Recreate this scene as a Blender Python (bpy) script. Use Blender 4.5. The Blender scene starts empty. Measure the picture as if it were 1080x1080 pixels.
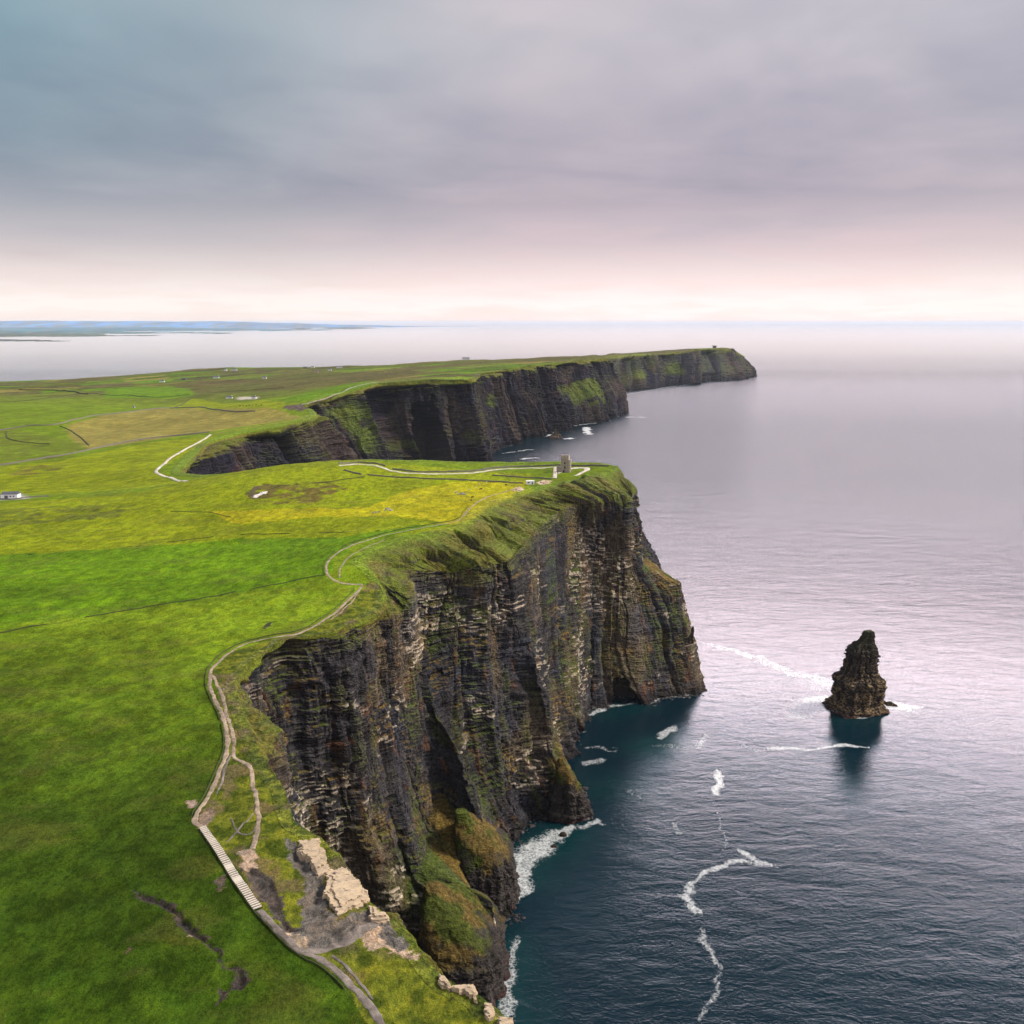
import bpy, math, random
import numpy as np
random.seed(7); np.random.seed(7)
sc = bpy.context.scene
COL = sc.collection

# ------------------------------------------------------------------ camera, light, sky
CAMZ = 300.0
F = 935.0                      # focal length in pixels of the 1080 px frame
TILT = math.atan(200.5 / F)
cam_d = bpy.data.cameras.new("camera"); cam = bpy.data.objects.new("camera", cam_d); COL.objects.link(cam)
cam.location = (0, 0, CAMZ); cam.rotation_euler = (math.pi / 2 - TILT, 0, 0)
cam_d.sensor_width = 36.0; cam_d.lens = 36.0 * F / 1080.0
cam_d.clip_start = 1.0; cam_d.clip_end = 600000.0
sc.camera = cam

SUN_EL, SUN_AZ = math.radians(40), math.radians(84)   # azimuth clockwise from +Y
sd = (math.sin(SUN_AZ) * math.cos(SUN_EL), math.cos(SUN_AZ) * math.cos(SUN_EL), math.sin(SUN_EL))
sun_d = bpy.data.lights.new("sun", 'SUN'); sun = bpy.data.objects.new("sun", sun_d); COL.objects.link(sun)
sun_d.energy = 2.5; sun_d.angle = math.radians(12); sun_d.color = (1.0, 0.93, 0.82)
sun.location = (0, 0, 900)
sun.rotation_euler = (math.pi / 2 - SUN_EL, 0, math.pi - SUN_AZ)

sc.view_settings.view_transform = 'Standard'; sc.view_settings.look = 'None'
sc.view_settings.exposure = 1.0; sc.view_settings.gamma = 1.0
EXPO = 2.0 ** sc.view_settings.exposure
sc.cycles.max_bounces = 6; sc.cycles.diffuse_bounces = 3; sc.cycles.glossy_bounces = 3; sc.cycles.volume_bounces = 1

class NT:
    def __init__(s, tree): s.t = tree; s.n = tree.nodes; s.l = tree.links
    def node(s, typ, ins=None, **kw):
        n = s.n.new(typ)
        for k, v in kw.items(): setattr(n, k, v)
        for k, v in (ins or {}).items():
            sock = n.inputs[k]
            if isinstance(v, bpy.types.NodeSocket): s.l.new(v, sock)
            else: sock.default_value = v
        return n
    def math(s, op, a, b=0.0, c=0.0, clamp=False):
        n = s.node('ShaderNodeMath', {0: a, 1: b, 2: c}, operation=op, use_clamp=clamp); return n.outputs[0]
    def ramp(s, fac, pts, interp='LINEAR'):
        n = s.node('ShaderNodeValToRGB', {0: fac}); r = n.color_ramp; r.interpolation = interp
        while len(r.elements) > len(pts): r.elements.remove(r.elements[-1])
        while len(r.elements) < len(pts): r.elements.new(1.0)
        for e, (p, c) in zip(r.elements, pts):
            e.position = p; e.color = (c, c, c, 1) if isinstance(c, (int, float)) else (*c, 1)
        return n.outputs[0]
    def mix(s, f, a, b, mode='MIX'):
        n = s.node('ShaderNodeMix', data_type='RGBA', blend_type=mode)
        for k, v in ((0, f), (6, a), (7, b)):
            if isinstance(v, bpy.types.NodeSocket): s.l.new(v, n.inputs[k])
            else: n.inputs[k].default_value = v if k == 0 or len(v) == 4 else (*v, 1)
        return n.outputs[2]
    def noise(s, vec, scale, detail=4, rough=.55, dist=0.0):
        return s.node('ShaderNodeTexNoise', {'Vector': vec, 'Scale': scale, 'Detail': detail, 'Roughness': rough, 'Distortion': dist}).outputs[0]

def lin(r, g, b):
    f = lambda c: (c / 255 / 12.92) if c / 255 <= .04045 else ((c / 255 + .055) / 1.055) ** 2.4
    return (f(r), f(g), f(b))

world = bpy.data.worlds.new("World"); sc.world = world; world.use_nodes = True
W = NT(world.node_tree); W.n.clear()
tc = W.node('ShaderNodeTexCoord').outputs['Generated']
sep = W.node('ShaderNodeSeparateXYZ', {0: tc})
dz = W.math('MAXIMUM', sep.outputs[2], 0.0)
# clouds as a flat deck seen in perspective
den = W.math('ADD', dz, 0.10)
px_ = W.math('DIVIDE', sep.outputs[0], den); py_ = W.math('DIVIDE', sep.outputs[1], den)
deck = W.node('ShaderNodeCombineXYZ', {0: px_, 1: py_}).outputs[0]
n1 = W.noise(deck, .6, 5, .55, .5)
n2 = W.noise(deck, 1.6, 3, .5, .4)
nn = W.math('ADD', W.math('MULTIPLY', n1, .65), W.math('MULTIPLY', n2, .35))
wob = W.math('MULTIPLY', W.math('SUBTRACT', nn, .5), .10)
dzw = W.math('ADD', dz, wob, clamp=True)
band = W.ramp(dzw, [(0.0, lin(240, 224, 218)), (0.018, lin(246, 233, 229)), (0.042, lin(226, 212, 209)), (0.08, lin(193, 181, 184)), (0.125, lin(163, 157, 165)),
                    (0.20, lin(166, 163, 170)), (0.27, lin(176, 175, 180)), (0.322, lin(178, 176, 181)), (0.355, (1.0, .88, .89)), (0.42, (.80, .90, .98)), (0.48, (.24, .28, .34)), (0.8, (.17, .21, .27))])
shade = W.ramp(nn, [(0.34, (.80, .82, .88)), (0.5, (1, 1, 1)), (0.66, (1.20, 1.15, 1.11))])
hz = W.ramp(dz, [(0.0, 0.0), (0.09, 1.0)])
band = W.mix(hz, band, W.mix(1.0, band, shade, 'MULTIPLY'))
# cooler, darker on the left, high up
leftf = W.math('MULTIPLY', W.ramp(W.math('MULTIPLY', sep.outputs[0], -1.0), [(0.0, 0.0), (0.45, 1.0)]), W.ramp(dz, [(0.05, 0.0), (0.17, .8), (0.26, 1.0), (.32, 1.0), (.38, 0.0)]))
band = W.mix(leftf, band, W.mix(1.0, band, (.50, .74, .80), 'MULTIPLY'))
# soft rose light low in the west
gp = (math.sin(math.radians(11)) * math.cos(math.radians(7)), math.cos(math.radians(11)) * math.cos(math.radians(7)), math.sin(math.radians(7)))
dotp = W.node('ShaderNodeVectorMath', {0: tc, 1: gp}, operation='DOT_PRODUCT').outputs['Value']
rose = W.math('MULTIPLY', W.ramp(dotp, [(0.90, 0.0), (1.0, 1.0)]), W.ramp(nn, [(.35, .45), (.65, 1.0)]))
band = W.mix(rose, band, W.mix(1.0, band, (1.17, 1.06, 1.09), 'MULTIPLY'))
# added bright sky band above the view, to lift sea reflections and land light
gd = (math.sin(math.radians(25)) * math.cos(math.radians(26)), math.cos(math.radians(25)) * math.cos(math.radians(26)), math.sin(math.radians(26)))
dot = W.node('ShaderNodeVectorMath', {0: tc, 1: gd}, operation='DOT_PRODUCT').outputs['Value']
glow = W.math('MULTIPLY', W.ramp(dot, [(0.45, 0.0), (0.92, 1.0)]), W.ramp(dz, [(.322, 0.0), (.352, 1.0), (.42, 1.0), (.48, 0.0)]))
band = W.mix(1.0, band, W.mix(W.ramp(dz, [(.322, 0.0), (.352, 1.0), (.42, 1.0), (.48, 0.0)]), (1, 1, 1, 1), (4.2, 3.6, 3.7, 1)), 'MULTIPLY')
band = W.mix(glow, band, W.node('ShaderNodeVectorMath', {0: W.ramp(dz, [(.34, (1.25, .92, .96)), (.38, (.62, .54, .60)), (.43, (.20, .27, .33))]), 3: 18.0}, operation='SCALE').outputs[0])
sky = W.node('ShaderNodeTexSky', sky_type='NISHITA', sun_disc=False, sun_elevation=SUN_EL, sun_rotation=SUN_AZ)
b1 = W.node('ShaderNodeBackground', {0: sky.outputs[0], 1: 0.05})
b2 = W.node('ShaderNodeBackground', {0: band, 1: 1.25 / EXPO})
ms = W.node('ShaderNodeMixShader', {0: 0.90, 1: b1.outputs[0], 2: b2.outputs[0]})
W.node('ShaderNodeOutputWorld', {0: ms.outputs[0]})

# ------------------------------------------------------------------ projection helpers
CT, ST = math.cos(TILT), math.sin(TILT)
def ray(u, v):
    x = (u - 540.0) / F; t = -(v - 540.0) / F
    return np.array([x, CT + t * ST, -ST + t * CT])
def PZ(u, v, z):
    r = ray(u, v); return np.array([0, 0, CAMZ]) + r * ((z - CAMZ) / r[2])
def PY(u, v, y):
    r = ray(u, v); return np.array([0, 0, CAMZ]) + r * (y / r[1])
def WP(x, y, z): return np.array([x, y, z], float)

# ------------------------------------------------------------------ numpy noise
def _h(ix, iy, iz, seed):
    h = (ix.astype(np.uint32) * np.uint32(374761393) + iy.astype(np.uint32) * np.uint32(668265263)
         + iz.astype(np.uint32) * np.uint32(2147483647 & 1274126177) + np.uint32(seed * 974711 % 4294967291))
    h = (h ^ (h >> np.uint32(13))) * np.uint32(1274126177)
    h = (h ^ (h >> np.uint32(16))) * np.uint32(2246822519)
    return ((h ^ (h >> np.uint32(15))) & np.uint32(0xffffff)).astype(np.float32) / 16777216.0
def hash2(a, b, seed=0):
    return _h(np.asarray(a).astype(np.int64), np.asarray(b).astype(np.int64), np.zeros_like(np.asarray(a)).astype(np.int64), seed)
def vnoise(x, y, z=None, seed=0):
    if z is None: z = np.zeros_like(x)
    x, y, z = np.broadcast_arrays(np.asarray(x, float), np.asarray(y, float), np.asarray(z, float))
    fx, fy, fz = np.floor(x), np.floor(y), np.floor(z)
    a, b, c = x - fx, y - fy, z - fz
    a = a * a * (3 - 2 * a); b = b * b * (3 - 2 * b); c = c * c * (3 - 2 * c)
    ix, iy, iz = fx.astype(np.int64), fy.astype(np.int64), fz.astype(np.int64)
    def L(p, q, t): return p + (q - p) * t
    flat = not np.any(c)
    r0 = L(L(_h(ix, iy, iz, seed), _h(ix + 1, iy, iz, seed), a), L(_h(ix, iy + 1, iz, seed), _h(ix + 1, iy + 1, iz, seed), a), b)
    if flat: return r0
    r1 = L(L(_h(ix, iy, iz + 1, seed), _h(ix + 1, iy, iz + 1, seed), a), L(_h(ix, iy + 1, iz + 1, seed), _h(ix + 1, iy + 1, iz + 1, seed), a), b)
    return L(r0, r1, c)
def fbm(x, y, z=None, seed=0, o=4, g=.5):
    s = 0; w = 1.0; tot = 0; f = 1.0
    for i in range(o):
        s = s + w * vnoise(x * f + 17.3 * i, y * f + 5.1 * i, None if z is None else z * f + 3.7 * i, seed + i)
        tot += w; w *= g; f *= 2.03
    return s / tot
def sstep(a, b, x):
    t = np.clip((x - a) / (b - a), 0, 1); return t * t * (3 - 2 * t)
def lerp(a, b, t): return a + (b - a) * t

# ------------------------------------------------------------------ mesh helpers
def tag(o, label=None, cat=None, group=None, kind=None):
    if label: o['label'] = label
    if cat: o['category'] = cat
    if group: o['group'] = group
    if kind: o['kind'] = kind
    return o
def grid_mesh(name, V, mat, attrs=None, mask=None, smooth=True, parent=None, closed=False):
    """V: (rows, cols, 3) numpy"""
    R, C = V.shape[:2]
    idx = np.arange(R * C).reshape(R, C)
    if closed: idx = np.concatenate([idx, idx[:, :1]], 1)
    q = np.stack([idx[:-1, :-1], idx[:-1, 1:], idx[1:, 1:], idx[1:, :-1]], -1)
    if mask is not None: q = q[mask]
    q = q.reshape(-1, 4)
    co = V.reshape(-1, 3)
    used = np.zeros(len(co), bool); used[q.ravel()] = True
    remap = np.cumsum(used) - 1
    co = co[used]; q = remap[q]
    me = bpy.data.meshes.new(name)
    me.vertices.add(len(co)); me.vertices.foreach_set('co', co.astype(np.float32).ravel())
    me.loops.add(q.size); me.loops.foreach_set('vertex_index', q.astype(np.int32).ravel())
    me.polygons.add(len(q)); me.polygons.foreach_set('loop_start', np.arange(0, q.size, 4, dtype=np.int32))
    me.polygons.foreach_set('use_smooth', np.full(len(q), smooth))
    for k, a in (attrs or {}).items():
        if a.ndim == 3:
            at = me.attributes.new(k, 'FLOAT_COLOR', 'POINT')
            d = a.reshape(-1, a.shape[-1])[used]; d = np.concatenate([d, np.ones((len(d), 1))], 1) if d.shape[1] == 3 else d
            at.data.foreach_set('color', d.astype(np.float32).ravel())
        else:
            at = me.attributes.new(k, 'FLOAT', 'POINT'); at.data.foreach_set('value', a.reshape(-1)[used].astype(np.float32))
    me.update(); me.validate()
    me.materials.append(mat)
    o = bpy.data.objects.new(name, me); COL.objects.link(o); o.parent = parent
    return o
def poly_obj(name, verts, faces, mat, parent=None, smooth=False):
    me = bpy.data.meshes.new(name); me.from_pydata([tuple(map(float, v)) for v in verts], [], faces); me.update()
    me.materials.append(mat)
    if smooth: me.polygons.foreach_set('use_smooth', [True] * len(me.polygons))
    o = bpy.data.objects.new(name, me); COL.objects.link(o); o.parent = parent
    return o
def empty(name, loc, rz=0.0):
    o = bpy.data.objects.new(name, None); COL.objects.link(o); o.location = loc; o.rotation_euler = (0, 0, rz); return o
class MB:
    def __init__(s): s.v = []; s.f = []
    def box(s, c, d, rz=0.0, taper=0.0):
        n = len(s.v); cr, sr = math.cos(rz), math.sin(rz)
        for k in (-1, 1):
            t = 1.0 - (taper if k > 0 else 0.0)
            for i, j in ((-1, -1), (1, -1), (1, 1), (-1, 1)):
                x, y = i * d[0] / 2 * t, j * d[1] / 2 * t
                s.v.append((c[0] + x * cr - y * sr, c[1] + x * sr + y * cr, c[2] + k * d[2] / 2))
        s.f += [(n, n + 3, n + 2, n + 1), (n + 4, n + 5, n + 6, n + 7)] + [(n + i, n + (i + 1) % 4, n + 4 + (i + 1) % 4, n + 4 + i) for i in range(4)]
        return s
    def cyl(s, c, r, h, seg=20, r2=None):
        n = len(s.v); r2 = r if r2 is None else r2
        for k, rr in ((0, r), (1, r2)):
            for i in range(seg):
                a = 2 * math.pi * i / seg; s.v.append((c[0] + rr * math.cos(a), c[1] + rr * math.sin(a), c[2] + k * h))
        s.f += [(n + i, n + (i + 1) % seg, n + seg + (i + 1) % seg, n + seg + i) for i in range(seg)]
        s.f += [tuple(n + seg - 1 - i for i in range(seg)), tuple(n + seg + i for i in range(seg))]
        return s
    def prism(s, pts, z0, z1):
        n = len(s.v); m = len(pts)
        for z in (z0, z1):
            for p in pts: s.v.append((p[0], p[1], z))
        s.f += [tuple(n + m - 1 - i for i in range(m)), tuple(n + m + i for i in range(m))]
        s.f += [(n + i, n + (i + 1) % m, n + m + (i + 1) % m, n + m + i) for i in range(m)]
        return s
    def build(s, name, mat, parent=None, smooth=False): return poly_obj(name, s.v, s.f, mat, parent, smooth)

# ------------------------------------------------------------------ materials
def new_mat(name):
    m = bpy.data.materials.new(name); m.use_nodes = True; t = NT(m.node_tree); t.n.clear()
    return m, t
def pos(t): return t.node('ShaderNodeNewGeometry').outputs['Position']
def finish(t, col, rough, bump=None, spec=.2, extra=None):
    b = t.node('ShaderNodeBsdfPrincipled', {'Roughness': rough, 'Specular IOR Level': spec})
    if isinstance(col, bpy.types.NodeSocket): t.l.new(col, b.inputs['Base Color'])
    else: b.inputs['Base Color'].default_value = (*col, 1)
    if bump is not None: t.l.new(bump, b.inputs['Normal'])
    t.node('ShaderNodeOutputMaterial', {0: b.outputs[0]})
    return b
def bump(t, h, dist, strength=1.0, normal=None):
    ins = {'Height': h, 'Distance': dist, 'Strength': strength}
    if normal is not None: ins['Normal'] = normal
    return t.node('ShaderNodeBump', ins).outputs[0]

def grass_mat():
    m, t = new_mat("grass")
    p = pos(t); c = t.node('ShaderNodeAttribute', attribute_name='col').outputs['Color']
    g = t.node('ShaderNodeMapping', {'Vector': p, 'Scale': (1, .7, 1)}).outputs[0]
    a = t.noise(g, .9, 5, .7); b = t.noise(p, .13, 4, .6); d = t.noise(p, 2.6, 4, .8)
    f = t.ramp(a, [(.28, (.42, .5, .55)), (.5, (1, 1, 1)), (.72, (1.6, 1.45, 1.25))])
    c1 = t.mix(1.0, c, f, 'MULTIPLY')
    f2 = t.ramp(b, [(.3, (.78, .86, .9)), (.5, (1, 1, 1)), (.7, (1.25, 1.12, 1.0))])
    c2 = t.mix(1.0, c1, f2, 'MULTIPLY')
    f3 = t.ramp(d, [(.3, .5), (.5, 1.0), (.72, 1.65)])
    c3 = t.mix(1.0, c2, f3, 'MULTIPLY')
    h = t.math('ADD', t.math('MULTIPLY', a, 1.0), t.math('MULTIPLY', d, .35))
    finish(t, c3, .95, bump(t, h, .9, 1.0), .03)
    return m
def rock_mat():
    m, t = new_mat("cliff_rock")
    p = pos(t); c = t.node('ShaderNodeAttribute', attribute_name='col').outputs['Color']
    strat = t.node('ShaderNodeMapping', {'Vector': p, 'Scale': (.35, .35, 2.2)}).outputs[0]
    vert = t.node('ShaderNodeMapping', {'Vector': p, 'Scale': (1.1, 1.1, .12)}).outputs[0]
    a = t.noise(strat, .8, 5, .65, .2); b = t.noise(vert, .6, 4, .65); d = t.noise(p, 1.7, 4, .7)
    f = t.ramp(a, [(.28, .55), (.5, 1.0), (.72, 1.5)]); f2 = t.ramp(b, [(.3, .42), (.5, 1.0), (.72, 1.7)]); f3 = t.ramp(d, [(.3, .6), (.5, 1.0), (.7, 1.5)])
    c = t.mix(1.0, t.mix(1.0, t.mix(1.0, c, f, 'MULTIPLY'), f2, 'MULTIPLY'), f3, 'MULTIPLY')
    h = t.math('ADD', t.math('ADD', a, t.math('MULTIPLY', b, .8)), t.math('MULTIPLY', d, .4))
    finish(t, c, .9, bump(t, h, 1.6, 1.0), .12)
    return m
def plain(name, col, rough=.8, amp=.35, scale=1.0, bd=.05, spec=.2, metallic=0):
    m, t = new_mat(name); p = pos(t)
    n = t.noise(p, scale, 5, .65)
    c = t.mix(1.0, (*col, 1), t.ramp(n, [(.25, 1 - amp), (.5, 1.0), (.75, 1 + amp)]), 'MULTIPLY')
    b = finish(t, c, rough, bump(t, n, bd, 1.0), spec); b.inputs['Metallic'].default_value = metallic
    return m
def attr_mat(name, rough=.9, scale=1.5, amp=.4, bd=.2):
    m, t = new_mat(name); p = pos(t); c = t.node('ShaderNodeAttribute', attribute_name='col').outputs['Color']
    n = t.noise(p, scale, 5, .7)
    c = t.mix(1.0, c, t.ramp(n, [(.25, 1 - amp), (.5, 1.0), (.75, 1 + amp)]), 'MULTIPLY')
    finish(t, c, rough, bump(t, n, bd, 1.0), .15)
    return m
M_GRASS, M_ROCK, M_DIRT = grass_mat(), rock_mat(), attr_mat("trodden_ground")
M_STONE = plain("drystone", (.15, .135, .115), .9, .6, 1.6, .15)
M_TOWER = plain("tower_stone", (.32, .275, .215), .9, .5, 1.0, .1)
M_DARK = plain("dark_opening", (.015, .015, .018), .6, .2)
M_WHITE = plain("white_paint", (.78, .77, .74), .5, .06, .5, .01)
M_SLATE = plain("slate_roof", (.10, .105, .115), .7, .25, 1.0, .05)
M_SLAB = plain("pale_flagstone", (.50, .37, .255), .85, .16, .9, .08)
M_TREAD = plain("weathered_tread", (.52, .46, .38), .8, .2, 2.0, .02)
M_WOOL = plain("pale_fleece", (.6, .57, .5), .95, .15, 3.0, .05)
M_BROWN = plain("brown_hide", (.11, .045, .02), .9, .25, 3.0, .03)
M_BLACK = plain("black_hide", (.012, .012, .014), .8, .2, 3.0, .02)
M_GLASS = plain("window_glass", (.03, .04, .05), .1, .1, 1.0, 0, .5)
M_PINKW = plain("pink_render", (.5, .32, .26), .8, .1, .5, .02)
M_LICHEN = plain("boulder_stone", (.26, .24, .2), .9, .4, 1.4, .1)

# ------------------------------------------------------------------ cliff stations (rim, bottom of turf, four points down the rock, foot)
def st(*a): return np.array(a)
def off(R, d, drops):
    """profile hanging from rim R towards horizontal direction d: list of (out, z)"""
    d = np.array(d, float); d /= np.linalg.norm(d)
    return [np.array([R[0] + d[0] * o_, R[1] + d[1] * o_, z_]) for o_, z_ in drops]
A = []
def add(R, *rest): A.append(st(R, *rest))
R = WP(40, 62, 166); add(R, *off(R, (.8, .6), [(3, 161), (12, 120), (20, 80), (28, 45), (34, 18), (40, -4)]))
R = PZ(541, 1082, 163); add(R, *off(R, (.8, .6), [(2, 161), (10, 120), (17, 80), (25, 45), (32, 18), (38, -4)]))
R = PZ(503, 1050, 162.5); add(R, *off(R, (.8, .6), [(1.5, 160), (10, 120), (18, 80), (26, 45), (33, 18), (40, -4)]))
R = PZ(462, 1030, 162); add(R, *off(R, (.8, .6), [(1.5, 160), (9, 120), (17, 80), (26, 45), (34, 18), (42, -4)]))
R = PZ(428, 984, 162); add(R, *off(R, (.8, .6), [(1.5, 160), (9, 120), (17, 80), (26, 45), (34, 18), (44, -4)]))
R = PZ(390, 950, 162); add(R, *off(R, (.8, .5), [(1, 160), (9, 120), (17, 80), (26, 45), (34, 18), (44, -4)]))
R = PZ(366, 914, 162); add(R, *off(R, (.8, .5), [(1, 160), (8, 120), (15, 80), (24, 45), (33, 18), (44, -4)]))
R = PZ(338, 884, 162); add(R, *off(R, (.8, .4), [(1, 160), (8, 120), (15, 80), (24, 45), (33, 18), (46, -4)]))
R = PZ(310, 868, 162); add(R, *off(R, (.9, .3), [(1.5, 159), (8, 120), (15, 80), (24, 45), (33, 18), (46, -4)]))
R = PZ(300, 832, 161); add(R, *off(R, (.95, .15), [(2, 158), (8, 120), (14, 80), (22, 45), (32, 18), (46, -4)]))
R = PZ(276, 795, 160); add(R, *off(R, (1, 0), [(2.5, 156), (8, 120), (14, 80), (22, 45), (32, 18), (44, -4)]))
R = PZ(258, 758, 159); add(R, *off(R, (1, -.1), [(4, 153), (9, 120), (15, 80), (22, 45), (30, 18), (42, -4)]))
R = PZ(247, 722, 157); add(R, *off(R, (.95, -.3), [(5, 150), (10, 118), (15, 80), (22, 45), (30, 18), (40, -4)]))
R = PZ(264, 697, 155); add(R, *off(R, (.8, -.55), [(4, 150), (9, 118), (14, 80), (22, 45), (32, 18), (44, -4)]))
R = PZ(300, 675, 153); add(R, *off(R, (.65, -.75), [(2, 149), (7, 116), (13, 80), (22, 45), (34, 18), (46, -4)]))
R = PZ(345, 669, 152); add(R, *off(R, (.6, -.8), [(1.5, 148), (6, 116), (12, 80), (22, 45), (36, 18), (50, -4)]))
add(PZ(378, 656, 151), PY(380, 667, 428), PY(388, 750, 421), PY(400, 840, 410), PY(425, 925, 392), PY(446, 985, 372), WP(-22, 340, -4))
add(PZ(400, 642, 151), PY(404, 655, 444), PY(412, 720, 440), PY(424, 812, 428), PY(448, 912, 397), PY(523, 951, 371), PZ(530, 1062, -3))
add(PZ(405, 628, 151.5), PY(414, 648, 452), PY(420, 720, 450), PY(432, 810, 440), PY(453, 890, 421), PY(500, 940, 385), PZ(533, 1005, -3))
add(PZ(398, 612, 154), PY(424, 648, 468), PY(428, 720, 464), PY(441, 800, 447), PY(458, 868, 430), PY(488, 910, 407), PZ(534, 990, -3))
add(PZ(388, 602, 156), PZ(434, 628, 148), PY(440, 700, 478), PY(449, 770, 468), PY(468, 840, 448), PY(497, 885, 420), PZ(545, 978, -3))
add(PZ(376, 593, 157), PZ(441, 602, 149), PY(449, 690, 493), PY(461, 752, 472), PY(484, 790, 452), PY(512, 868, 424), PZ(548, 972, -3))
add(PZ(392, 579, 158), PZ(462, 599, 149), PY(468, 690, 502), PY(476, 755, 488), PY(494, 810, 470), PY(524, 878, 436), PZ(547, 930, -3))
add(PZ(428, 567, 158), PZ(484, 600, 148), PY(488, 700, 508), PY(496, 770, 494), PY(508, 830, 480), PY(526, 868, 470), PZ(540, 897, -3))
add(PZ(462, 560, 158), PZ(520, 594, 148), PY(525, 690, 528), PY(535, 770, 508), PY(548, 840, 491), PY(560, 868, 483), PZ(566, 888, -3))
add(PZ(486, 553, 157), PZ(546, 588, 148), PY(556, 690, 547), PY(570, 742, 535), PY(580, 795, 522), PY(592, 830, 505), PZ(600, 874, -3))
add(PZ(494, 545, 157), PZ(556, 578, 148), PY(566, 685, 552), PY(580, 742, 533), PY(586, 797, 522), PY(612, 828, 505), PZ(623, 867, -3))
add(PZ(504, 538, 157), PZ(566, 564, 148), PY(574, 670, 578), PY(584, 730, 562), PY(591, 780, 548), PY(602, 812, 528), PZ(617, 845, -3))
add(PZ(516, 530, 157), PZ(578, 550, 149), PY(584, 650, 602), PY(588, 720, 588), PY(592, 765, 575), PY(598, 785, 568), PZ(612, 802, -3))
add(PZ(532, 524, 157), PZ(592, 538, 149), PY(596, 640, 635), PY(600, 705, 615), PY(604, 745, 602), PY(608, 765, 596), PZ(612, 786, -3))
add(PZ(550, 519, 157), PZ(608, 530, 150), PY(610, 620, 678), PY(613, 690, 650), PY(617, 730, 628), PY(620, 757, 616), PZ(623, 776, -3))
add(PZ(578, 511, 158), PZ(626, 531, 150), PY(622, 620, 718), PY(620, 690, 690), PY(619, 720, 675), PY(619, 738, 664), PZ(619, 751, -3))
add(PZ(606, 507, 158.5), PZ(645, 530, 150), PY(642, 620, 722), PY(642, 685, 698), PY(644, 715, 682), PY(646, 733, 672), PZ(648, 746, -3))
add(PZ(622, 503, 159), PZ(660, 530, 150), PY(662, 620, 724), PY(669, 682, 697), PY(675, 713, 680), PY(679, 730, 672), PZ(684, 744, -3))
add(PZ(636, 499, 159), PY(671, 534, 757), PY(677, 600, 740), PY(698, 650, 722), PY(706, 695, 698), PY(711, 722, 684), PZ(716, 741, -3))
add(PZ(648, 495, 159.5), PY(671, 524, 768), PY(675, 592, 758), PY(717, 615, 746), PY(726, 672, 718), PY(733, 712, 696), PZ(738, 737, -3))
add(PZ(652, 492, 160), PY(668, 518, 790), PY(672, 588, 772), PY(714, 617, 756), PY(724, 672, 738), PY(732, 705, 716), PZ(738, 731, -3))
add(WP(92, 900, 158), WP(112, 880, 140), WP(122, 860, 105), WP(133, 840, 72), WP(142, 815, 40), WP(150, 795, 15), WP(155, 780, -4))
add(WP(55, 925, 156), WP(68, 935, 140), WP(75, 945, 105), WP(80, 950, 72), WP(86, 955, 40), WP(90, 960, 15), WP(95, 965, -4))
B = [A[-1]]
def addB(R, d, reach, frac=(.08, .2, .38, .58, .8, 1.0), hts=(.93, .72, .5, .3, .12)):
    z = R[2]; B.append(st(R, *off(R, d, [(reach * f, z * h_) for f, h_ in zip(frac, list(hts))] + [(reach, -5)])))
def addB2(R, foot, frac=(.12, .3, .5, .68, .85), hts=(.93, .72, .5, .3, .12)):
    z = R[2]; f = np.array(foot, float); B.append(st(R, *[np.array([lerp(R[0], f[0], a_), lerp(R[1], f[1], a_), z * h_]) for a_, h_ in zip(frac, hts)], np.array([f[0], f[1], -5])))
addB(WP(-60, 925, 156), (.1, 1), 50)
addB(WP(-170, 928, 157), (0, 1), 50)
addB(WP(-262, 935, 147), (.1, 1), 50)
addB(WP(-335, 958, 136), (.3, 1), 45)
addB2(PZ(189, 499, 134.5), (-330, 1020))
addB2(PZ(200, 484, 136), (-335, 1085))
addB2(PZ(216, 468, 138), (-330, 1190))
addB2(PZ(238, 461.5, 139), (-330, 1235))
addB2(PZ(256, 456, 141), (-300, 1270))
addB2(PZ(290, 450, 143), (-268, 1310))
addB2(PZ(322, 442, 146), (-235, 1370))
addB2(PZ(333, 437, 148), (-210, 1430))
addB2(PZ(330, 431, 152), (-215, 1520), frac=(.05, .2, .45, .7, .85))
addB2(PZ(316, 428, 155), (-250, 1590), frac=(.05, .2, .45, .7, .85))
addB2(PZ(335, 421, 163), (-265, 1640))
addB2(PZ(365, 411.5, 170), (-235, 1690))
addB2(PZ(400, 404.5, 176), (-190, 1760), frac=(.06, .2, .45, .72, .88))
addB2(PZ(430, 403, 178), (-130, 1775), frac=(.06, .15, .3, .5, .75))
addB2(PZ(470, 401.5, 179), (-100, 1830), frac=(.06, .15, .3, .5, .75))
addB2(PZ(499, 400, 180), (-45, 1868), frac=(.06, .15, .3, .5, .75))
addB2(PZ(505, 396.5, 181), (-28, 1905), frac=(.06, .2, .45, .65, .82))
addB2(PZ(506, 393, 182), (-24, 2180), frac=(.06, .2, .5, .7, .85))
addB2(PZ(530, 390, 183), PZ(548, 464, 0), frac=(.05, .15, .5, .7, .85), hts=(.93, .7, .45, .28, .12))
addB2(PZ(560, 386.5, 184), PZ(575, 459, 0), frac=(.05, .15, .5, .7, .85), hts=(.93, .65, .42, .28, .12))
addB2(PZ(600, 381, 186), PZ(622, 448, 0), frac=(.05, .12, .6, .8, .9), hts=(.93, .66, .42, .28, .12))
addB2(PZ(633, 377, 187), PZ(651, 440, 0), frac=(.05, .2, .75, .88, .95), hts=(.9, .68, .45, .28, .12))
addB2(PZ(638, 376.3, 187), PZ(655, 435, 0), frac=(.1, .3, .8, .9, .96), hts=(.9, .68, .42, .28, .12))
addB2(WP(290, 3180, 184), (350, 3150))
addB2(WP(240, 3450, 170), (300, 3430))
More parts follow.
